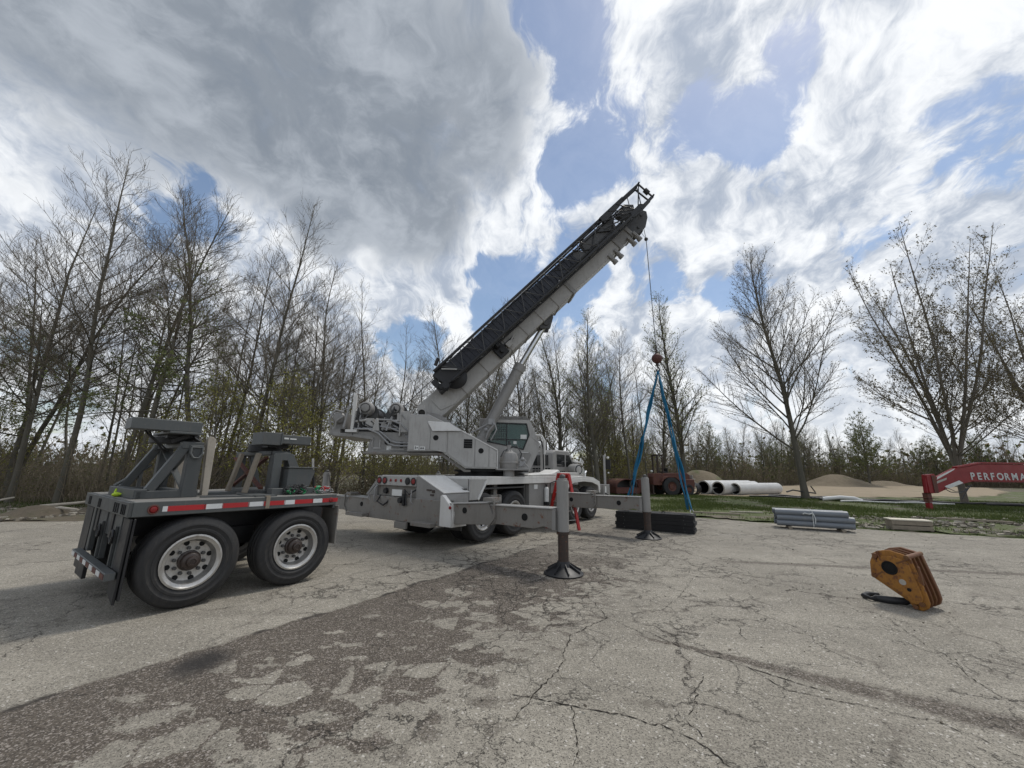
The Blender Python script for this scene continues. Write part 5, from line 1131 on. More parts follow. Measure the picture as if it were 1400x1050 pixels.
m_ = MB(); m_.tube([(0, 0, -.2), (.01, 0, -.27), (.06, 0, -.32), (.055, 0, -.39), (0, 0, -.42), (-.05, 0, -.38), (-.055, 0, -.34)], [.03, .028, .026, .028, .028, .022, .012], 8); m_.build('hook', 'dark_steel', bl)

# ================================================================ TRAILER (boom dolly)
D0 = 2.4
def fD(p): return Vector((p[0] - D0, -p[1], p[2]))
dolly = thing('boom_trailer', 'dark grey two-axle boom trailer with red and white tape and two steel cradles', 'trailer', wpos(D0, 0), AX)
def DP(name, mat, fn, parent=dolly, bevel=0.005, smooth=35, label=None):
    mb = MB(fD); fn(mb); return mb.build(name, mat, parent, bevel, smooth, label)
dk = DP('deck', 'deck_steel', lambda m: m.box(1.22, 3.62, -1.30, 1.30, 1.225, 1.245))
DP('side_rail', 'slate_edge', lambda m: m.box(1.20, 3.62, 1.25, 1.302, 1.08, 1.243))
DP('side_rail', 'slate_edge', lambda m: m.box(1.20, 3.62, -1.302, -1.25, 1.08, 1.243))
rr_ = DP('rear_rail', 'slate_paint', lambda m: m.box(1.165, 1.20, -1.302, 1.302, 1.08, 1.243))
DP('front_rail', 'slate_paint', lambda m: m.box(3.60, 3.64, -1.25, 1.25, 1.02, 1.22))
for w_ in (-1.0, -.94, -.88, -.32, -.26, -.20, .62, .72, .82, 1.0, 1.08, 1.16):
    DP('slot', 'hole', lambda m: m.box(1.158, 1.166, w_ - .018, w_ + .018, 1.10, 1.21), rr_, 0)
x = 1.46; k_ = 0
for L_ in (.05, .38, .21, .32, .20, .30, .16, .28, .17, .26):
    DP('reflective_tape', 'tape_white' if k_ % 2 == 0 else 'tape_red', lambda m: m.box(x, x + L_ - .004, 1.302, 1.306, 1.125, 1.185), dolly, 0); x += L_ * .93; k_ += 1
DP('side_lamp', 'lamp_red', lambda m: (m.lathe((1.38, 1.303, 1.155), (0, 1, 0), [(0, .022), (.03, .018), (.04, 0)], 16)), bevel=0)
DP('lamp_bezel', 'rusty_red', lambda m: (m.lathe((1.38, 1.303, 1.155), (0, 1, 0), [(.04, 0), (.04, .012), (.052, .012), (.055, 0)], 16)), bevel=0)
DP('side_lamp', 'lamp_red', lambda m: (m.lathe((3.53, 1.303, 1.155), (0, 1, 0), [(0, .022), (.03, .018), (.04, 0)], 16)), bevel=0)
DP('strap_winch', 'weathered_timber', lambda m: (m.box(2.57, 2.62, 1.306, 1.32, 1.09, 1.25), m.box(2.56, 2.62, 1.15, 1.31, 1.246, 1.26)), bevel=0)
DP('deck_strip', 'slate_edge', lambda m: (m.prism([(1.9, .95), (1.95, .98), (2.62, 1.27), (2.62, 1.20), (1.95, .92)], 'z', 1.247, 1.262), m.box(2.45, 2.72, .6, 1.28, 1.247, 1.262), m.box(1.9, 2.5, .25, .45, 1.247, 1.28)), bevel=0)
DP('chassis', 'black_steel', lambda m: (m.box(1.2, 3.7, -.5, -.38, .78, 1.08), m.box(1.2, 3.7, .38, .5, .78, 1.08), m.box(1.2, 3.6, -1.2, 1.2, 1.06, 1.10), m.box(2.2, 2.75, -.6, .6, .55, .8), m.box(3.6, 4.0, -.22, .22, .80, 1.02)))
for s_, rl in ((1.84, .15), (3.08, .75)):
    DP('axle', 'black_steel', lambda m: m.cyl((s_, -1.0, .52), (s_, 1.0, .52), .08), bevel=0)
    wheel(dolly, WD, fD((s_, 1.10, .52)), False, rl); wheel(dolly, WD, fD((s_, -1.10, .52)), True, rl)
DP('mud_flap', 'black_steel', lambda m: m.prism([(1.02, 1.06), (1.30, 1.06), (1.27, .18), (.95, .26)], 'x', 1.20, 1.225))
DP('mud_flap', 'black_steel', lambda m: m.prism([(.78, 1.06), (1.31, 1.06), (1.31, .22), (.78, .22)], 'x', 1.231, 1.252))
DP('mud_flap', 'black_steel', lambda m: m.prism([(-1.30, 1.06), (-.82, 1.06), (-.82, .22), (-1.30, .22)], 'x', 1.20, 1.225))
DP('front_flap', 'beam_grey', lambda m: m.prism([(.85, 1.06), (1.31, 1.06), (1.31, .48), (.85, .48)], 'x', 3.66, 3.68))
DP('rear_frame', 'slate_paint', lambda m: (m.box(1.2, 1.26, -.75, -.62, .5, 1.08), m.box(1.2, 1.26, .02, .14, .5, 1.08), m.box(1.2, 1.26, .80, .95, .5, 1.08), m.box(1.215, 1.24, -.6, .80, .80, 1.08), m.box(1.17, 1.2, .08, .12, .52, .95), m.box(1.17, 1.2, .84, .88, .52, .95)))
DP('hook_ring', 'black_steel', lambda m: ([m.tube([(1.155, w_ + .05 * cos(a), .84 + .07 * sin(a)) for a in [i * pi / 6 for i in range(13)]], .014, 6) for w_ in (.86, .10)]), bevel=0)
bp = DP('bumper', 'slate_edge', lambda m: m.box(1.10, 1.19, -.90, 1.25, .43, .51))
for i in range(10): DP('bumper_tape', 'rusty_red' if i % 2 else 'tape_white', lambda m: m.box(1.094, 1.099, -.85 + i * .21, -.67 + i * .21, .445, .495), bp, 0)
DP('bumper_foot', 'black_steel', lambda m: m.box(1.13, 1.17, -.6, -.1, .24, .43), bp)
# rear cradle
CM = 'slate_paint'
cr = DP('rear_cradle', CM, lambda m: ([(m.beam((1.42, w_, 1.34), (1.72, w_, 1.93), .10, .10), m.box(1.74, 1.90, w_ - .07, w_ + .07, 1.245, 1.93), m.box(1.30, 1.92, w_ - .06, w_ + .06, 1.245, 1.34), m.box(1.66, 1.90, w_ - .06, w_ + .06, 1.88, 1.97)) for w_ in (.72, -.62)], m.box(1.28, 1.40, -.62, .78, 1.246, 1.36), m.box(1.70, 1.90, -.62, .72, 1.90, 1.96), m.box(1.80, 1.90, -.62, .72, 1.25, 1.33)), bevel=.006)
DP('cross_brace', 'slate_edge', lambda m: (m.beam((1.78, -.55, 1.35), (1.78, .62, 1.86), .07, .03), m.beam((1.80, .62, 1.35), (1.80, -.55, 1.86), .07, .03), m.cyl((1.32, -.60, 1.36), (1.68, -.60, 1.66), .02), m.box(1.56, 1.60, -.64, -.58, 1.33, 1.70)), cr, 0)
DP('d_ring', 'slate_edge', lambda m: m.tube([(1.76, .80, 1.90), (1.88, .80, 1.90), (1.885, .81, 1.82), (1.85, .82, 1.76), (1.79, .82, 1.76), (1.755, .81, 1.82), (1.76, .80, 1.90)], .014, 8), cr, 0)
DP('cradle_swivel', 'black_steel', lambda m: (m.cyl((1.72, .15, 1.96), (1.72, .15, 2.04), .28, seg=24), m.box(1.55, 1.9, -.2, .5, 2.02, 2.08), m.beam((1.62, .45, 1.98), (1.78, .62, 2.06), .04, .06), m.beam((1.82, .5, 2.05), (1.9, .62, 1.97), .04, .04)), cr, .004)
sb = DP('saddle_beam', 'slate_edge', lambda m: m.prism([(1.12, 2.10), (1.12, 2.24), (1.84, 2.24), (1.84, 2.10)], 'y', .46, .78), cr, .006)
DP('saddle_plate', 'slate_edge', lambda m: m.box(1.5, 1.86, .0, .80, 2.07, 2.098), cr, .004)
DP('sticker', 'label_white', lambda m: (m.box(1.46, 1.56, .761, .764, 2.175, 2.20), m.box(1.58, 1.66, .761, .764, 2.172, 2.195)), cr, 0)
DP('brake_hose', 'hose', lambda m: (m.tube([(1.30, .5, 2.12), (1.34, .55, 2.05), (1.45, .5, 1.96), (1.58, .4, 1.82)], .013, 6), m.tube([(1.34, .5, 2.12), (1.39, .52, 2.03), (1.50, .5, 1.93), (1.62, .4, 1.84)], .011, 6)), cr, 0)
def boards(name, pts, mat='timber'):
    pass
for (s_, w_, z0, z1, ln_) in ((1.95, .66, 1.26, 2.06, .10), (1.95, -.50, 1.26, 2.04, .10)):
    DP('wear_board', 'timber', lambda m: m.prism([(s_ + .04, z0), (s_, z1 - .05), (s_ + .02, z1), (s_ + .06, z1), (s_ + .10, z1 - .05), (s_ + .11, z0)], 'y', w_ - .05, w_ + .05), cr, .004)
# front cradle with tool box
c2 = DP('front_cradle', CM, lambda m: ([(m.beam((2.86, w_, 1.25), (2.86, w_, 1.86), .13, .12, (1, 0, 0)), m.beam((3.20, w_, 1.25), (3.02, w_, 1.86), .09, .09, (1, 0, 0)), m.box(2.80, 3.06, w_ - .06, w_ + .06, 1.83, 1.90)) for w_ in (.72, -.60)], m.box(2.72, 3.4, -.64, .78, 1.246, 1.30), m.box(2.78, 3.0, -.60, .72, 1.84, 1.90)), bevel=.006)
DP('cross_brace', 'rusty_red', lambda m: (m.beam((2.78, -.55, 1.33), (2.78, .62, 1.80), .06, .03), m.beam((2.76, .62, 1.33), (2.76, -.55, 1.80), .06, .03)), c2, 0)
DP('cradle_swivel', 'black_steel', lambda m: (m.cyl((2.95, .1, 1.90), (2.95, .1, 2.02), .25, seg=24), m.box(2.8, 3.12, -.2, .55, 1.96, 2.02), m.tube([(3.1, .45, 1.95), (3.2, .5, 1.9), (3.22, .45, 2.02)], .013, 6), m.tube([(3.0, .5, 2.0), (3.1, .55, 1.88), (3.2, .5, 1.99)], .013, 6)), c2, .004)
DP('saddle_beam', 'slate_edge', lambda m: m.prism([(2.62, 2.02), (2.62, 2.16), (3.34, 2.16), (3.34, 2.02)], 'y', .46, .82), c2, .006)
DP('saddle_plate', 'slate_edge', lambda m: (m.box(2.60, 2.86, .44, .84, 1.99, 2.18), m.box(2.86, 2.88, .42, .85, 2.0, 2.19)), c2, .004)
DP('sticker', 'label_white', lambda m: (m.box(2.91, 2.98, .821, .824, 2.09, 2.115), m.box(3.0, 3.10, .821, .824, 2.09, 2.11)), c2, 0)
for s_, w_ in ((2.64, .62), (2.64, -.02)):
    DP('wear_board', 'weathered_timber', lambda m: m.beam((s_ - .10, w_, 1.27), (s_ + .02, w_, 1.86), .10, .05, (1, 0, 0)), c2, .004)
tbx = DP('tool_box', 'slate_edge', lambda m: m.prism([(2.98, 1.25), (2.98, 1.64), (3.36, 1.64), (3.40, 1.60), (3.30, 1.25)][::1], 'y', .55, .96), bevel=.006)
DP('box_lid', 'slate_paint', lambda m: m.box(2.96, 3.42, .53, .98, 1.642, 1.66), tbx, .003)
DP('post_plate', 'slate_edge', lambda m: (m.prism([(2.80, 1.25), (2.80, 1.86), (2.98, 1.88), (3.08, 1.86), (3.20, 1.64), (3.05, 1.64), (3.0, 1.76), (2.92, 1.76), (2.92, 1.25)], 'y', .80, .84), m.box(2.76, 2.92, .84, 1.0, 1.246, 1.34), m.box(3.24, 3.38, .84, 1.0, 1.246, 1.34)), tbx, .003)
bl2 = thing('chain_pile', 'dark green chain heaped on the trailer deck in front of the tool box', 'chain', wpos(3.08, 1.06, 1.246), AX)
def chain(name, n, rng_, rx, ry, rz_, mat, parent, R=.022):
    m_ = MB()
    for i in range(n):
        c_ = Vector((rng_.uniform(-rx, rx), rng_.uniform(-ry, ry), R + rng_.random() ** 2 * rz_)); a0 = rng_.uniform(0, pi); u_ = Vector((cos(a0), sin(a0), rng_.gauss(0, .4))).normalized(); w_ = perp(u_, rng_.uniform(0, 6.28), rng_)
        m_.tube([c_ + (u_ * cos(t_ * pi / 4) * R * 1.5 + w_ * sin(t_ * pi / 4) * R * .9) for t_ in range(9)], R * .28, 5, False)
    return m_.build(name, mat, parent)
rgc = random.Random(8)
chain('chain_links', 90, rgc, .15, .07, .12, 'dark_steel', bl2)
chain('green_links', 16, rgc, .15, .07, .12, 'green_plastic', bl2)
bd = thing('binder_pile', 'green and red load binders and chain tangled at the front of the trailer deck', 'load binders', wpos(3.52, 1.0, 1.246), AX)
chain('chain_links', 40, rgc, .12, .15, .08, 'metal_hose', bd)
m_ = MB(); [m_.tube([(rgc.uniform(-.1, .1), rgc.uniform(-.15, .15), .02 + .02 * i), (rgc.uniform(-.1, .1), rgc.uniform(-.15, .15), .10), (rgc.uniform(-.1, .1), rgc.uniform(-.15, .15), .02)], .014, 6) for i in range(5)]; m_.build('red_handles', 'red_bright', bd)
m_ = MB(); m_.lathe((-.05, .0, .06), (.4, 1, .2), [(0, -.06), (.055, -.05), (.06, 0), (.055, .05), (0, .06)], 14); m_.build('green_reel', 'green_plastic', bd)
pr = thing('pry_bar', 'black and silver pry bar standing upright at the front of the trailer deck', 'pry bar', wpos(3.50, .72, 1.246), AX)
m_ = MB(); m_.tube([(.05, 0, 0), (.0, .02, .32), (-.02, .03, .52)], .016, 6); m_.build('shaft', 'black_steel', pr)
m_ = MB(); m_.tube([(0.0, .02, .32), (-.022, .032, .56)], .02, 6); m_.build('sleeve', 'alloy', pr)
gl = thing('safety_glove', 'bright yellow-green glove lying at the rear corner of the trailer deck', 'glove', wpos(1.245, .12, 1.246), AX)
m_ = MB(); m_.sphere((0, 0, .03), .05, 10, 6, (1, .8, .6)); [m_.tube([(0.02, -.03 + i * .02, .03), (.06, -.04 + i * .028, .045), (.09, -.04 + i * .03, .02)], [.014, .013, .009], 6) for i in range(4)]; m_.tube([(0, .03, .03), (-.01, .06, .06), (.0, .07, .10)], [.015, .014, .01], 6); m_.build('glove', 'hi_vis', gl)

# ================================================================ OTHER OBJECTS
# stack of black crane mats under the hook
md = Vector((5.09 - 3.2, 11.3 - 12.37, 0)); mL = md.length; mrz = math.atan2(md.y, md.x)
mat_labels = ['bottom mat of the black stack, lying on the pavement under the blue slings', 'second mat from the bottom of the black stack beside the front jack', 'third mat from the bottom of the black stack beside the front jack', 'fourth mat up, just under the top one of the black stack', 'top mat of the black stack, with lifting rings on it']
offs = [(0, 0, 0), (-.02, .01, .004), (.015, -.01, -.004), (-.01, .012, .003), (.01, 0, 0)]
for i in range(5):
    dx, dy, dr = offs[i]
    mt = thing('crane_mat', mat_labels[i], 'crane mat', (3.2 + dx, 12.37 + dy, .008 + i * .098), mrz + dr, 'black crane mats stacked under the hook')
    for j in range(4):
        MB().box(0, mL, .02 + j * .165, .02 + j * .165 + .162, 0, .0955).build('timber', 'mat_black', mt, .003)
    mb = MB(); [mb.cyl((xx, .0, .046), (xx, .70, .046), .014, seg=8) for xx in (.25, mL - .25)]; mb.build('tie_rods', 'dark_steel', mt)
    if i == 4:
        for xx in (.95, 1.35):
            mb = MB(); mb.tube([(xx + .045 * cos(a), .2, .10 + .045 * sin(a)) for a in [k * pi / 5 for k in range(6)]], .012, 6); mb.build('lifting_ring', 'black_steel', mt)
# slings
def sling(label, ends, hook=(4.63, 11.93, 4.83)):
    s_ = thing('lifting_sling', label, 'sling', hook)
    h = Vector(hook)
    for q_, e in enumerate(ends):
        mb = MB(); e = Vector(e); pts = []; n = 22
        for i in range(n + 1):
            t_ = i / n; p = h.lerp(e, t_) - h
            p += Vector((sin(t_ * 19 + q_ * 2) * .018, cos(t_ * 17 + q_) * .018, -.10 * t_ * (1 - t_))); pts.append(p)
        for i in range(n):
            tw = .6 * sin(i * .55 + q_ * 2)
            a, b_ = pts[i], pts[i + 1]; 
        # flat webbing that twists along its length
        prev = None
        for i, p in enumerate(pts):
            d = (pts[min(i + 1, n)] - pts[max(i - 1, 0)]).normalized(); ang = .5 * sin(i * .7 + q_ * 1.7) + .2
            sd = perp(d, ang, None); nn = d.cross(sd); w_, th = .056 + .010 * sin(i * 1.3), .014
            if i in (0, n): w_ *= .6
            ring = [mb.v(p + sd * w_ + nn * th), mb.v(p + nn * th * 1.4), mb.v(p - sd * w_ + nn * th), mb.v(p - sd * w_ - nn * th), mb.v(p - nn * th * 1.4), mb.v(p + sd * w_ - nn * th)]
            if prev: [mb.face([prev[k_], prev[(k_ + 1) % 6], ring[(k_ + 1) % 6], ring[k_]]) for k_ in range(6)]
            else: mb.face(ring)
            prev = ring
        mb.face(prev); mb.build('webbing', 'sling_blue', s_)
    e = Vector(ends[0]) - h
    mb = MB(); mb.tube([e + Vector((0, 0, .02)), e + Vector((.04, 0, -.02)), e + Vector((.04, 0, -.10)), e + Vector((-.04, 0, -.10)), e + Vector((-.04, 0, -.02)), e + Vector((0, 0, .02))], .014, 6); mb.build('shackle', 'chrome', s_)
    return s_
sling('blue lifting sling running down left of the forklift to the black mats', [(3.62, 12.62, .62), (3.68, 12.52, .62)])
sling('blue lifting sling running down right across the forklift to the end of the black mats', [(5.20, 11.62, .62), (5.12, 11.70, .62)])

# red step ladder by the near jack
ld = thing('step_ladder', 'red fibreglass step ladder standing open behind the near jack', 'ladder', (1.58, 11.97, 0), -1.0)
for dy in (-.22, .22):
    mb = MB(); mb.beam((.37, dy * 1.15, 0), (.06, dy * .75, 1.56), .05, .085, (0, 1, 0)); mb.build('rear_rail', 'red_bright', ld)
    mb = MB(); mb.beam((-.43, dy * 1.3, 0), (-.02, dy * .75, 1.56), .05, .10, (0, 1, 0)); mb.build('front_rail', 'red_bright', ld)
for i in range(5):
    z_ = .28 + i * .255; xx = -.43 + .41 * z_ / 1.5; hw = .22 * (1.3 - .55 * z_ / 1.5)
    MB().box(xx - .05, xx + .04, -hw, hw, z_ - .015, z_ + .012).build('step', 'alloy', ld)
    mb = MB(); xr = .37 - .34 * z_ / 1.5; mb.cyl((xr, -hw * .9, z_), (xr, hw * .9, z_), .012, seg=8); mb.build('brace', 'alloy', ld)
MB().box(-.08, .08, -.19, .19, 1.55, 1.60).build('top_cap', 'red_bright', ld, .006)
for dy in (-.2, .2):
    mb = MB(); mb.beam((-.22, dy * 1.1, .78), (.19, dy * 1.1, .78), .01, .03); mb.build('spreader', 'alloy', ld)

# orange hook block lying tilted on the pavement
def rayplane(px, py, p0, n):
    d = px_dir(px, py); c0 = Vector((0, 0, CAM_H)); return c0 + d * ((Vector(p0) - c0).dot(n) / d.dot(n))
hbn = Vector((.90, .42, .10)).normalized(); hb0 = Vector((5.19, 5.34, 0.0))
hk = thing('hook_block', 'rusty orange crane hook block tipped over on the pavement', 'hook block', hb0)
OUT = [(1193, 756), (1199, 753), (1215, 752), (1234, 758), (1245, 764), (1256, 788), (1267, 812), (1272, 826), (1270, 833), (1262, 836), (1250, 832), (1242, 822), (1220, 807), (1198, 792), (1191, 787), (1189, 768)]
OUT = [rayplane(a, b_, hb0, hbn) - hb0 for a, b_ in OUT]
thk = .36; cd_ = Vector((hbn.x, hbn.y, .05)).normalized()
cen = sum(OUT, Vector()) / len(OUT)
def plate(off0, off1, sc, name, mat, bev=.008):
    mb = MB(lambda p: Vector(p)); A = [cen + (p - cen) * sc + cd_ * off0 for p in OUT]; B = [cen + (p - cen) * sc + cd_ * off1 for p in OUT]
    a = [mb.v(p) for p in A]; b_ = [mb.v(p) for p in B]; mb.face(a); mb.face(b_[::-1])
    for i in range(len(a)): mb.face([a[i], b_[i], b_[(i + 1) % len(a)], a[(i + 1) % len(a)]])
    return mb.build(name, mat, hk, bev)
plate(0, .022, 1.0, 'cheek_plate', 'orange_paint'); plate(.31, thk * 1.0, 1.0, 'cheek_plate', 'orange_dark'); plate(.105, .125, .985, 'spacer_plate', 'orange_dark'); plate(.215, .235, .985, 'spacer_plate', 'orange_dark')
fp = plate(-.020, 0.001, .80, 'face_panel', 'orange_paint', .006)
def on_face(px, py, off=0): return rayplane(px, py, hb0, hbn) - hb0 + hbn * off
mb = MB(lambda p: Vector(p)); mb.lathe(on_face(1217, 776), -hbn, [(0, .024), (.060, .024), (.066, .020), (.072, .03), (.082, .03), (.086, .018)], 24); mb.build('sheave_pin', 'hole', hk)
mb = MB(lambda p: Vector(p)); mb.lathe(on_face(1235, 795.5), -hbn, [(0, .023), (.035, .023), (.036, .018)], 16); mb.build('name_plate', 'concrete', hk)
mb = MB(lambda p: Vector(p)); mb.lathe(on_face(1244, 806), -hbn, [(0, .022), (.022, .022), (.024, .018)], 14); mb.build('grease_hole', 'hole', hk)
for a, b_ in ((1197, 759), (1196, 786), (1240, 762), (1262, 826), (1253, 829)):
    mb = MB(lambda p: Vector(p)); c_ = on_face(a, b_); mb.cyl(c_ - hbn * .03, c_ + cd_ * (thk + .02), .028, seg=12); mb.build('spacer_bolt', 'orange_dark', hk)
for r_, o_ in ((.13, .065), (.13, .17), (.13, .275)):
    mb = MB(lambda p: Vector(p)); mb.lathe(on_face(1217, 776) + hbn * o_, hbn, [(.05, -.022), (r_, -.018), (r_ + .02, -.026), (r_, 0), (r_ + .02, .026), (r_, .018), (.05, .022)], 28); mb.build('sheave', 'rust_steel', hk)
for a, b_, c_, d_ in ((1199, 753, 1205, 766), (1193, 756, 1200, 768), (1245, 764, 1226, 770), (1196, 788, 1208, 781), (1256, 775, 1263, 800)):
    mb = MB(lambda p: Vector(p)); mb.beam(on_face(a, b_, -.012), on_face(c_, d_, -.012), .02, .02, hbn); mb.build('rib', 'orange_dark', hk)
# the hook lying underneath, pointing left
mb = MB(lambda p: Vector(p)); g0 = Vector((g2(1190, 822)[0], g2(1190, 822)[1], .035)) - hb0
h1 = Vector((g2(1240, 828)[0], g2(1240, 828)[1], .05)) - hb0
mb.tube([h1 + Vector((.12, .02, .03)), h1, (h1 + g0) / 2 + Vector((0, 0, .0)), g0 + Vector((.10, .02, 0)), g0 + Vector((.02, .0, 0)), g0 + Vector((.03, .13, 0)), g0 + Vector((.16, .20, 0)), g0 + Vector((.28, .17, .01))], [.04, .042, .045, .04, .018, .03, .034, .018], 10)
mb.build('hook', 'black_steel', hk)

# grey plastic pipes in a strapped bundle
pd = Vector((10.01 - 8.35, 11.99 - 12.86, 0)); prz = math.atan2(pd.y, pd.x)
def on_bundle(x, y, z):
    c_, s_ = cos(prz), sin(prz); return (8.43 + x * c_ - y * s_, 12.86 + x * s_ + y * c_, z)
rows = ['bottom', 'middle', 'top']; cols = ['front', 'middle', 'back']
for r_ in range(3):
    for c_i in range(3):
        xo = (.0, .02, -.03)[c_i] + (.0, .015, -.02)[r_]; ln_ = 1.93 - (.10 if r_ == 2 else 0)
        p_ = thing('plastic_pipe', '%s grey plastic pipe in the %s row of the strapped bundle on the pavement edge' % (cols[c_i], rows[r_]), 'pipe', on_bundle(xo, .12 + c_i * .182, .168 + r_ * .164), prz, 'grey pipes in the strapped bundle')
        mb = MB(); mb.lathe((0, 0, 0), (1, 0, 0), [(.073, .0), (.087, 0), (.087, ln_ * .93), (.0895, ln_ * .935), (.0895, ln_), (.073, ln_), (.073, 0)], 20); mb.build('pipe', 'pvc_grey', p_)
for xx, lb in ((.32, 'short timber block under the left end of the grey pipe bundle'), (1.62, 'short timber block under the right end of the grey pipe bundle')):
    bb = thing('timber_block', lb, 'timber block', on_bundle(xx, -.08, 0), prz); MB().box(-.045, .045, -.02, .68, 0, .078).build('block', 'weathered_timber', bb, .004)
stp = thing('bundle_strap', 'pale wrap tied round the middle of the grey pipe bundle', 'strap', on_bundle(.93, 0, 0), prz)
mb = MB(); zt = .168 + 2 * .164 + .092
loop = [(0, .024, .12), (0, .018, .3), (.01, .018, .45), (0, .03, zt - .01), (0, .3, zt + .004), (0, .56, zt - .01), (0, .575, .35), (0, .56, .11), (0, .3, .074), (0, .024, .10)]
mb.tube(loop, .012, 6); mb.tube([(0.0, .0, .5), (-.08, -.02, .47), (-.20, -.01, .50), (-.24, .0, .46)], .014, 6); mb.tube([(0.02, .0, .5), (.06, -.03, .35), (.04, -.03, .2)], .012, 6); mb.build('wrap', 'wrap_plastic', stp)

# big white corrugated pipes
wp_mesh = None
mb = MB(); pr_ = []; L_ = 6.1; r_ = .50; x = 0
mb.lathe((0, 0, 0), (1, 0, 0), [(.44, .0), (.52, 0), (.52, .12)] + [q_ for i in range(46) for q_ in ((.50, .14 + i * .127), (.50, .16 + i * .127), (.522, .185 + i * .127), (.522, .24 + i * .127))] + [(.50, 6.02), (.44, 6.02)], 28)
wp_mesh = mb.mesh('corrugated_wall', 'pipe_white', 40)
mb = MB(); mb.lathe((0, 0, 0), (1, 0, 0), [(.442, .01), (.442, 6.0)], 28); wp_in = mb.mesh('liner', 'pipe_black', 40)
mb = MB(); mb.lathe((0, 0, 0), (1, 0, 0), [(.436, -.006), (.526, -.006), (.526, .02), (.436, .02), (.436, -.006)], 28); wp_rim = mb.mesh('end_ring', 'concrete', 40)
for (x, y, z, rz, sc, lb) in [(15.55, 32.3, .54, .62, 1.05, 'white corrugated pipe furthest left, its dark mouth beside the tree trunk'), (16.45, 31.75, .52, .60, 1.0, 'middle one of the three white corrugated pipes with open mouths in front'),
                          (17.85, 31.85, .46, .50, .90, 'white corrugated pipe furthest right and nearest, running off to the right'), (16.9, 33.4, .54, .60, 1.02, 'white corrugated pipe lying behind the row of three, its far end ringed with black')]:
    e = thing('corrugated_pipe', lb, 'pipe', (x, y, z), rz, 'white corrugated pipes on the dirt'); e.scale = (1.0, sc, sc)
    obj('corrugated_wall', wp_mesh, e); obj('liner', wp_in, e); obj('end_ring', wp_rim, e)
bpz = thing('black_drum_pipe', 'short black corrugated pipe end between the forklift and the tree trunk', 'pipe', (14.0, 31.0, .45), .9)
mb = MB(); mb.lathe((0, 0, 0), (1, 0, 0), [(.38, 0)] + [q_ for i in range(12) for q_ in ((.42, i * .1), (.46, .03 + i * .1), (.46, .07 + i * .1))] + [(.42, 1.25), (.38, 1.25), (.38, 0)], 22); mb.build('wall', 'pipe_black', bpz)

# thin pipes lying along the edge of the field
def longpipe(name, a, b_, r_, mat, label, z=None):
    A, B = Vector(a), Vector(b_); e = thing(name, label, 'pipe', A); mb = MB(); d = B - A; n = 6
    mb.tube([d * (i / n) + Vector((0, 0, .03 * sin(i * 1.9))) for i in range(n + 1)], r_, 8); mb.build('pipe', mat, e); return e
longpipe('black_pipe', (19.0, 29.6, .14), (23.4, 27.0, .14), .07, 'pipe_black', 'black pipe on the grass behind the lone open tree trunk')
longpipe('black_pipe', (17.0, 28.6, .12), (24.6, 26.0, .12), .06, 'pipe_black', 'long black pipe lying in front of the lone open tree trunk')
longpipe('black_pipe', (20.2, 26.3, .12), (25.0, 24.6, .12), .09, 'pipe_black', 'thick black pipe nearest the pavement, right of the lone tree')
longpipe('black_pipe', (24.5, 25.0, .12), (30.5, 23.0, .12), .08, 'pipe_black', 'black pipe passing under the red arm')
longpipe('black_pipe', (27.4, 23.2, .12), (34.5, 20.4, .12), .07, 'pipe_black', 'black pipe at the right edge behind the red arm trunk')
longpipe('grey_pipe', (20.5, 25.0, .10), (26.0, 23.6, .10), .05, 'pipe_white', 'thin pale pipe lying in front of the black pipes')
e = thing('white_fitting', 'white plastic pipe offcut bent over in the grass right of the lone tree', 'pipe', (20.1, 25.9, .12)); mb = MB(); mb.tube([(0, 0, .04), (.9, -.3, .16), (1.6, -.5, .12), (1.9, -.7, -.02)], .12, 10); mb.build('pipe', 'pipe_white', e)
e = thing('steel_scrap', 'dark scrap steel leaning at the foot of the lone tree', 'scrap', (19.4, 27.3, .0)); mb = MB(); mb.tube([(-.6, 0, .5), (-.1, .1, .62), (.7, .1, .50), (1.6, .3, .42)], .05, 6); mb.tube([(1.1, 0, .9), (1.5, .2, .5)], .04, 6); mb.build('scrap', 'dark_steel', e)

# wooden crate, planks
ct = thing('crate', 'low wooden crate with a pale board lid at the pavement edge', 'crate', (11.95, 12.75, 0), -.42)
MB().box(-.02, .98, .0, .52, .30, .335).build('lid', 'pale_board', ct, .004)
for j in range(2):
    MB().box(0, .96, .02, .045, .03 + j * .14, .15 + j * .14).build('side_board', 'weathered_timber', ct, .003); MB().box(0, .96, .475, .50, .03 + j * .14, .15 + j * .14).build('side_board', 'weathered_timber', ct, .003)
for xx in (0.0, .9):
    MB().box(xx, xx + .06, .046, .474, .0, .29).build('end_board', 'weathered_timber', ct, .003)
e = thing('board', 'small pale board lying left of the wooden crate', 'board', (11.35, 13.05, .03), -.7); MB().box(0, .34, 0, .12, 0, .03).build('board', 'timber', e, .003)
e = thing('plank', 'long pale plank lying on the rubble to the right of the crate', 'plank', (16.4, 15.6, .06), -.62); MB().box(0, 1.9, 0, .13, 0, .06).build('plank', 'weathered_timber', e, .004)
e = thing('plank', 'long weathered plank on the verge under the red arm at the right edge', 'plank', (24.0, 18.7, .08), -.25); MB().box(0, 2.6, 0, .2, 0, .1).build('plank', 'weathered_timber', e, .004)
e = thing('plank', 'flat grey board on the grass between the mats and the grey pipes', 'plank', (7.6, 16.8, .05), -.35); MB().box(0, 1.7, 0, .16, 0, .05).build('plank', 'weathered_timber', e, .004)
e = thing('plank', 'short flat board on the grass just behind the grey pipe bundle', 'plank', (9.4, 17.3, .05), -.15); MB().box(0, 1.3, 0, .14, 0, .04).build('plank', 'timber', e, .004)
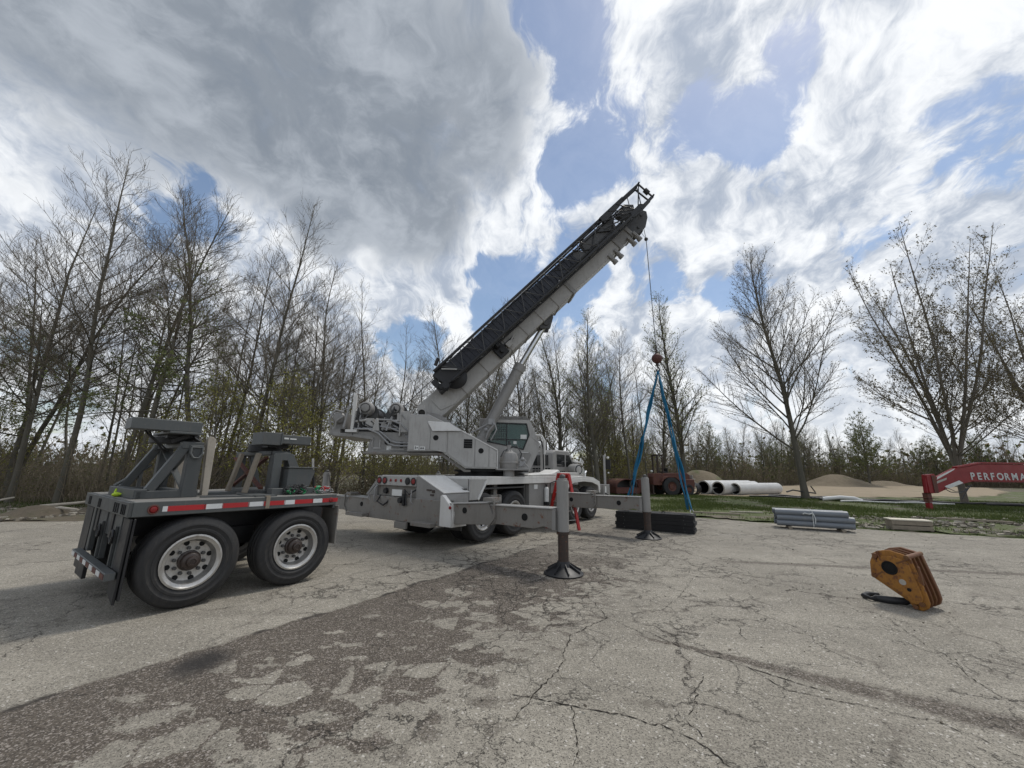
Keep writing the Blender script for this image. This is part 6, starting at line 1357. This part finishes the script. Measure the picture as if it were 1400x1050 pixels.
for i, (x, y, rz, ln_, lb) in enumerate([(-16.9, 14.6, .5, 1.9, 'pale split log sticking up over the rubble left of the trailer'), (-15.6, 13.5, -.25, 1.8, 'pale branch lying flat just left of the trailer corner'), (-19.3, 14.2, .9, 1.2, 'short broken branch standing out of the rubble near the left edge')]):
    e = thing('fallen_log', lb, 'log', (x, y, .12), rz); mb = MB(); mb.tube([(0, 0, .05), (ln_ * .5, .04, .14), (ln_, .0, .30 if i != 1 else .12)], [.055, .05, .03], 8); mb.build('log', 'timber', e)
e = heap('dirt_pile', -15.35, 13.2, 1.5, 1.0, .34, 4.4, 'ground_soil', 'structure')

# red gooseneck arm at the right, lettered
GO_, GD = Vector((21.4, 20.5, 0)), math.atan2(.15, 1.0)
gn = thing('gooseneck_trailer', 'dark red trailer gooseneck reaching in from the right edge with white capital letters', 'trailer', GO_, GD)
mb = MB(); mb.prism([(-.08, .82), (.01, 1.74), (.60, 1.78), (.72, 1.62), (1.95, 2.08), (2.68, 2.18), (3.69, 2.34), (12.0, 2.40), (12.0, 1.40), (2.95, 1.42), (2.31, 1.30), (1.44, 1.12), (.62, .83), (.15, .80)], 'y', .0, .16); mb.build('neck_beam', 'red_paint', gn, .02)
mb = MB(); mb.prism([(-.08, .82), (.01, 1.74), (.60, 1.78), (.72, 1.62), (1.95, 2.08), (2.68, 2.18), (3.69, 2.34), (12.0, 2.40), (12.0, 1.40), (2.95, 1.42), (2.31, 1.30), (1.44, 1.12), (.62, .83), (.15, .80)], 'y', .165, .175); mb.build('far_web', 'red_paint', gn, .0)
mb = MB(); mb.prism([(2.1, 2.10), (3.69, 2.35), (11.8, 2.42), (11.8, 2.5), (3.7, 2.43), (2.1, 2.18)], 'y', -.04, .2); mb.build('top_flange', 'red_paint', gn, .008)
mb = MB(); mb.prism([(2.95, 1.39), (12, 1.37), (12, 1.40), (2.95, 1.42)], 'y', -.04, .2); mb.build('bottom_flange', 'rusty_red', gn, .006)
mb = MB(); mb.box(.0, .14, -.05, .18, .84, 1.72); mb.build('cross_member', 'red_paint', gn, .01)
mb = MB(); mb.box(.34, .60, -.03, -.005, .85, 1.70); mb.build('stiffener', 'rusty_red', gn, .005)
mb = MB(); mb.box(-.02, .22, .05, .30, .35, .82); mb.box(-.06, .30, .02, .34, .55, .60); mb.build('landing_leg', 'rusty_red', gn, .01)
mb = MB(); mb.box(.0, .20, .08, .27, .0, .34); mb.box(-.08, .28, .0, .35, -.0, .04); mb.build('landing_foot', 'red_paint', gn, .008)
for P in ([(.66, 1.50), (1.86, 2.00), (1.93, 2.075), (.72, 1.625)], [(1.04, 1.16), (2.05, 1.47), (2.28, 1.34), (1.26, 1.05)]):
    mb = MB(); mb.prism(P, 'y', -.018, -.003); mb.build('white_panel', 'label_white', gn)
mb = MB(); mb.prism([(.62, 1.30), (1.25, 1.50), (1.30, 1.60), (.64, 1.42)], 'y', -.016, -.003); mb.build('worn_panel', 'concrete', gn)
mb = MB(); mb.tube([(1.0, -.02, 1.05), (1.3, -.04, .88), (1.9, -.04, .84), (2.3, -.04, .98), (2.6, -.02, 1.22)], .02, 6); mb.tube([(2.75, -.02, 1.25), (2.4, -.04, 1.0), (2.0, .0, .55)], .02, 6); mb.tube([(1.2, -.02, 1.08), (1.6, -.04, .92), (2.2, -.03, .92), (2.5, 0, 1.2)], .016, 6); mb.build('air_hose', 'hose', gn)
mb = MB(); mb.box(11.0, 12.0, .0, 1.84, .55, 1.3); mb.box(12.0, 16.0, .0, 1.9, .55, .85); mb.build('deck', 'red_paint', gn, .02)
for yy in (.3, 1.5):
    mb = MB(); mb.lathe((14.5, yy, .45), (0, 1, 0), [(.0, -.14), (.25, -.14), (.42, -.13), (.45, -.09), (.45, .09), (.42, .13), (.25, .14), (0, .14)], 24); mb.build('tyre', 'rubber', gn)
mb = MB(); mb.box(12.0, 12.3, .1, .4, 0, .55); mb.box(12.0, 12.3, 1.4, 1.7, 0, .55); mb.build('support', 'dark_steel', gn)
xx = 2.84
for ch, adv in zip("PERFORMA", (.43, .40, .45, .40, .50, .46, .56, .46)):
    cu = bpy.data.curves.new('letter', 'FONT'); cu.body = ch; cu.size = .50; cu.extrude = .006; cu.offset = .012
    tmp = bpy.data.objects.new('letter_tmp', cu); COL.objects.link(tmp)
    dg = bpy.context.evaluated_depsgraph_get(); me = bpy.data.meshes.new_from_object(tmp.evaluated_get(dg)); bpy.data.objects.remove(tmp)
    me.materials.clear(); me.materials.append(MATS['letter_white'])
    lo = obj('letter', me, gn); lo.location = (xx, -.010, 1.53); lo.rotation_euler = (pi / 2, 0, 0); lo.scale = (1.12, 1, 1); xx += adv * 1.02

# rusty old forklift, side on
fk = thing('forklift', 'rusty red old rough-terrain forklift parked behind the blue slings', 'forklift', (11.0, 29.6, 0), .18)
mb = MB(); mb.prism([(-.55, .75), (-.55, 1.35), (-.35, 1.6), (.1, 1.62), (.25, 1.42), (.6, 1.42), (.6, 1.0), (.2, .75)], 'y', -.2, 1.0); mb.build('front_body', 'rusty_red', fk, .03)
mb = MB(); mb.prism([(.2, .8), (.2, 1.45), (.4, 1.62), (2.3, 1.66), (2.5, 1.5), (2.55, .35), (1.9, .30), (1.7, .75)], 'y', -.1, 1.2); mb.build('hood', 'rusty_red', fk, .03)
mb = MB(); mb.prism([(1.85, .28), (1.85, 1.2), (2.75, 1.2), (2.8, .9), (2.7, .28)], 'y', -.25, 1.35); mb.build('counterweight', 'rusty_red', fk, .04)
mb = MB(); mb.prism([(-.05, 1.02), (.15, 1.30), (.5, 1.42), (1.1, 1.42), (1.5, 1.2), (1.6, .95), (1.5, .95), (1.35, 1.12), (1.05, 1.32), (.5, 1.32), (.2, 1.2), (.05, 1.0)], 'y', -.45, .0); mb.build('fender', 'rusty_red', fk, .01)
for (xx, yy, rr_w) in ((.78, -.28, .68), (.78, 1.35, .68), (2.25, -.1, .42), (2.25, 1.2, .42)):
    mb = MB(); mb.lathe((xx, yy, rr_w), (0, 1, 0), [(rr_w * .5, -.17), (rr_w * .8, -.19), (rr_w * .96, -.15), (rr_w, -.10), (rr_w, .10), (rr_w * .96, .15), (rr_w * .8, .19), (rr_w * .5, .17)], 28); ty = mb.build('tyre', 'rubber', fk)
    mb = MB(); mb.lathe((xx, yy, rr_w), (0, 1, 0), [(rr_w * .5, -.17), (rr_w * .48, -.12), (rr_w * .3, -.06), (rr_w * .28, -.12), (0, -.12)], 24); mb.build('rim', 'rusty_red', ty)
mb = MB(); [mb.box(x0, x0 + .09, y0, y0 + .1, .9, 3.0) for x0 in (.0, .42) for y0 in (.1, .75)]; mb.box(.0, .5, .1, .2, 2.9, 3.0); mb.box(.0, .5, .75, .85, 2.9, 3.0); mb.box(.0, .08, .1, .85, 2.9, 3.0); mb.box(.1, .42, .15, .2, 1.9, 1.96); mb.build('mast', 'rust_steel', fk, .006)
mb = MB(); mb.box(.55, .85, .2, .8, 1.65, 1.75); mb.box(.85, .92, .2, .8, 1.65, 2.0); mb.build('seat', 'black_steel', fk, .02)
mb = MB(); mb.cyl((.3, .5, 1.5), (.45, .5, 1.95), .02); mb.lathe((.3, .5, 1.95), (-.4, 0, 1), [(.15, 0), (.17, .015), (.15, .03), (.13, .015), (.15, 0)], 16); mb.cyl((1.7, .3, 1.66), (1.7, .3, 2.05), .04); mb.build('steering_column', 'dark_steel', fk)
mb = MB(); mb.sphere((-.6, -.1, 1.75), .09, 10, 6); mb.sphere((2.2, .3, 1.75), .08, 10, 6); mb.build('lamp', 'label_white', fk)
mb = MB(); mb.box(-1.3, -.5, .0, .12, .1, .16); mb.box(-1.3, -.5, .7, .82, .1, .16); mb.box(-.58, -.48, -.1, .95, .1, .8); mb.build('fork', 'rust_steel', fk, .006)
mb = MB(); mb.box(2.78, 2.84, .0, 1.1, .3, 1.5); [mb.box(2.80, 2.95, -.1 , 1.2, .3 + i * .22, .36 + i * .22) for i in range(5)]; mb.build('radiator_guard', 'concrete', fk, .006)
# rusty half tank
hc = thing('rusty_tank', 'rusty half-round steel tank with an open arched end left of the forklift', 'tank', (7.75, 29.4, 0), .22)
arc = [(1.0 * cos(a) * .95, .55 + .62 * sin(a)) for a in [pi * i / 12 for i in range(13)]]
arc2 = [(.93 * cos(a) * .95, .55 + .57 * sin(a)) for a in [pi * i / 12 for i in range(13)]]
mb = MB(); mb.prism([(a + .95, b_) for a, b_ in arc] + [(a + .95, b_) for a, b_ in arc2[::-1]], 'y', 0, 2.2); mb.build('arched_shell', 'rusty_red', hc, .0)
mb = MB(); mb.box(.0, 1.9, .0, 2.2, .12, .55); mb.build('tank_body', 'rusty_red', hc, .02)
mb = MB(); mb.prism([(a * .9 + .95, b_ * .95 + .02) for a, b_ in arc], 'y', .9, .95); mb.build('inner_bulkhead', 'dark_steel', hc)
mb = MB(); mb.box(1.9, 2.6, .1, 2.0, .15, 1.15); mb.build('tank_end', 'rusty_red', hc, .05)
mb = MB(); mb.box(.1, .3, 0, 2.2, 0, .12); mb.box(1.6, 1.8, 0, 2.2, 0, .12); mb.build('skid', 'dark_steel', hc)
# trunk-side rusty box behind the jack
sg = thing('rusty_plate', 'rusty steel plate standing between the tank and the forklift', 'steel plate', (9.9, 30.2, 0), .2); MB().box(0, .7, 0, .06, 0, 1.0).build('plate', 'rusty_red', sg, .004)
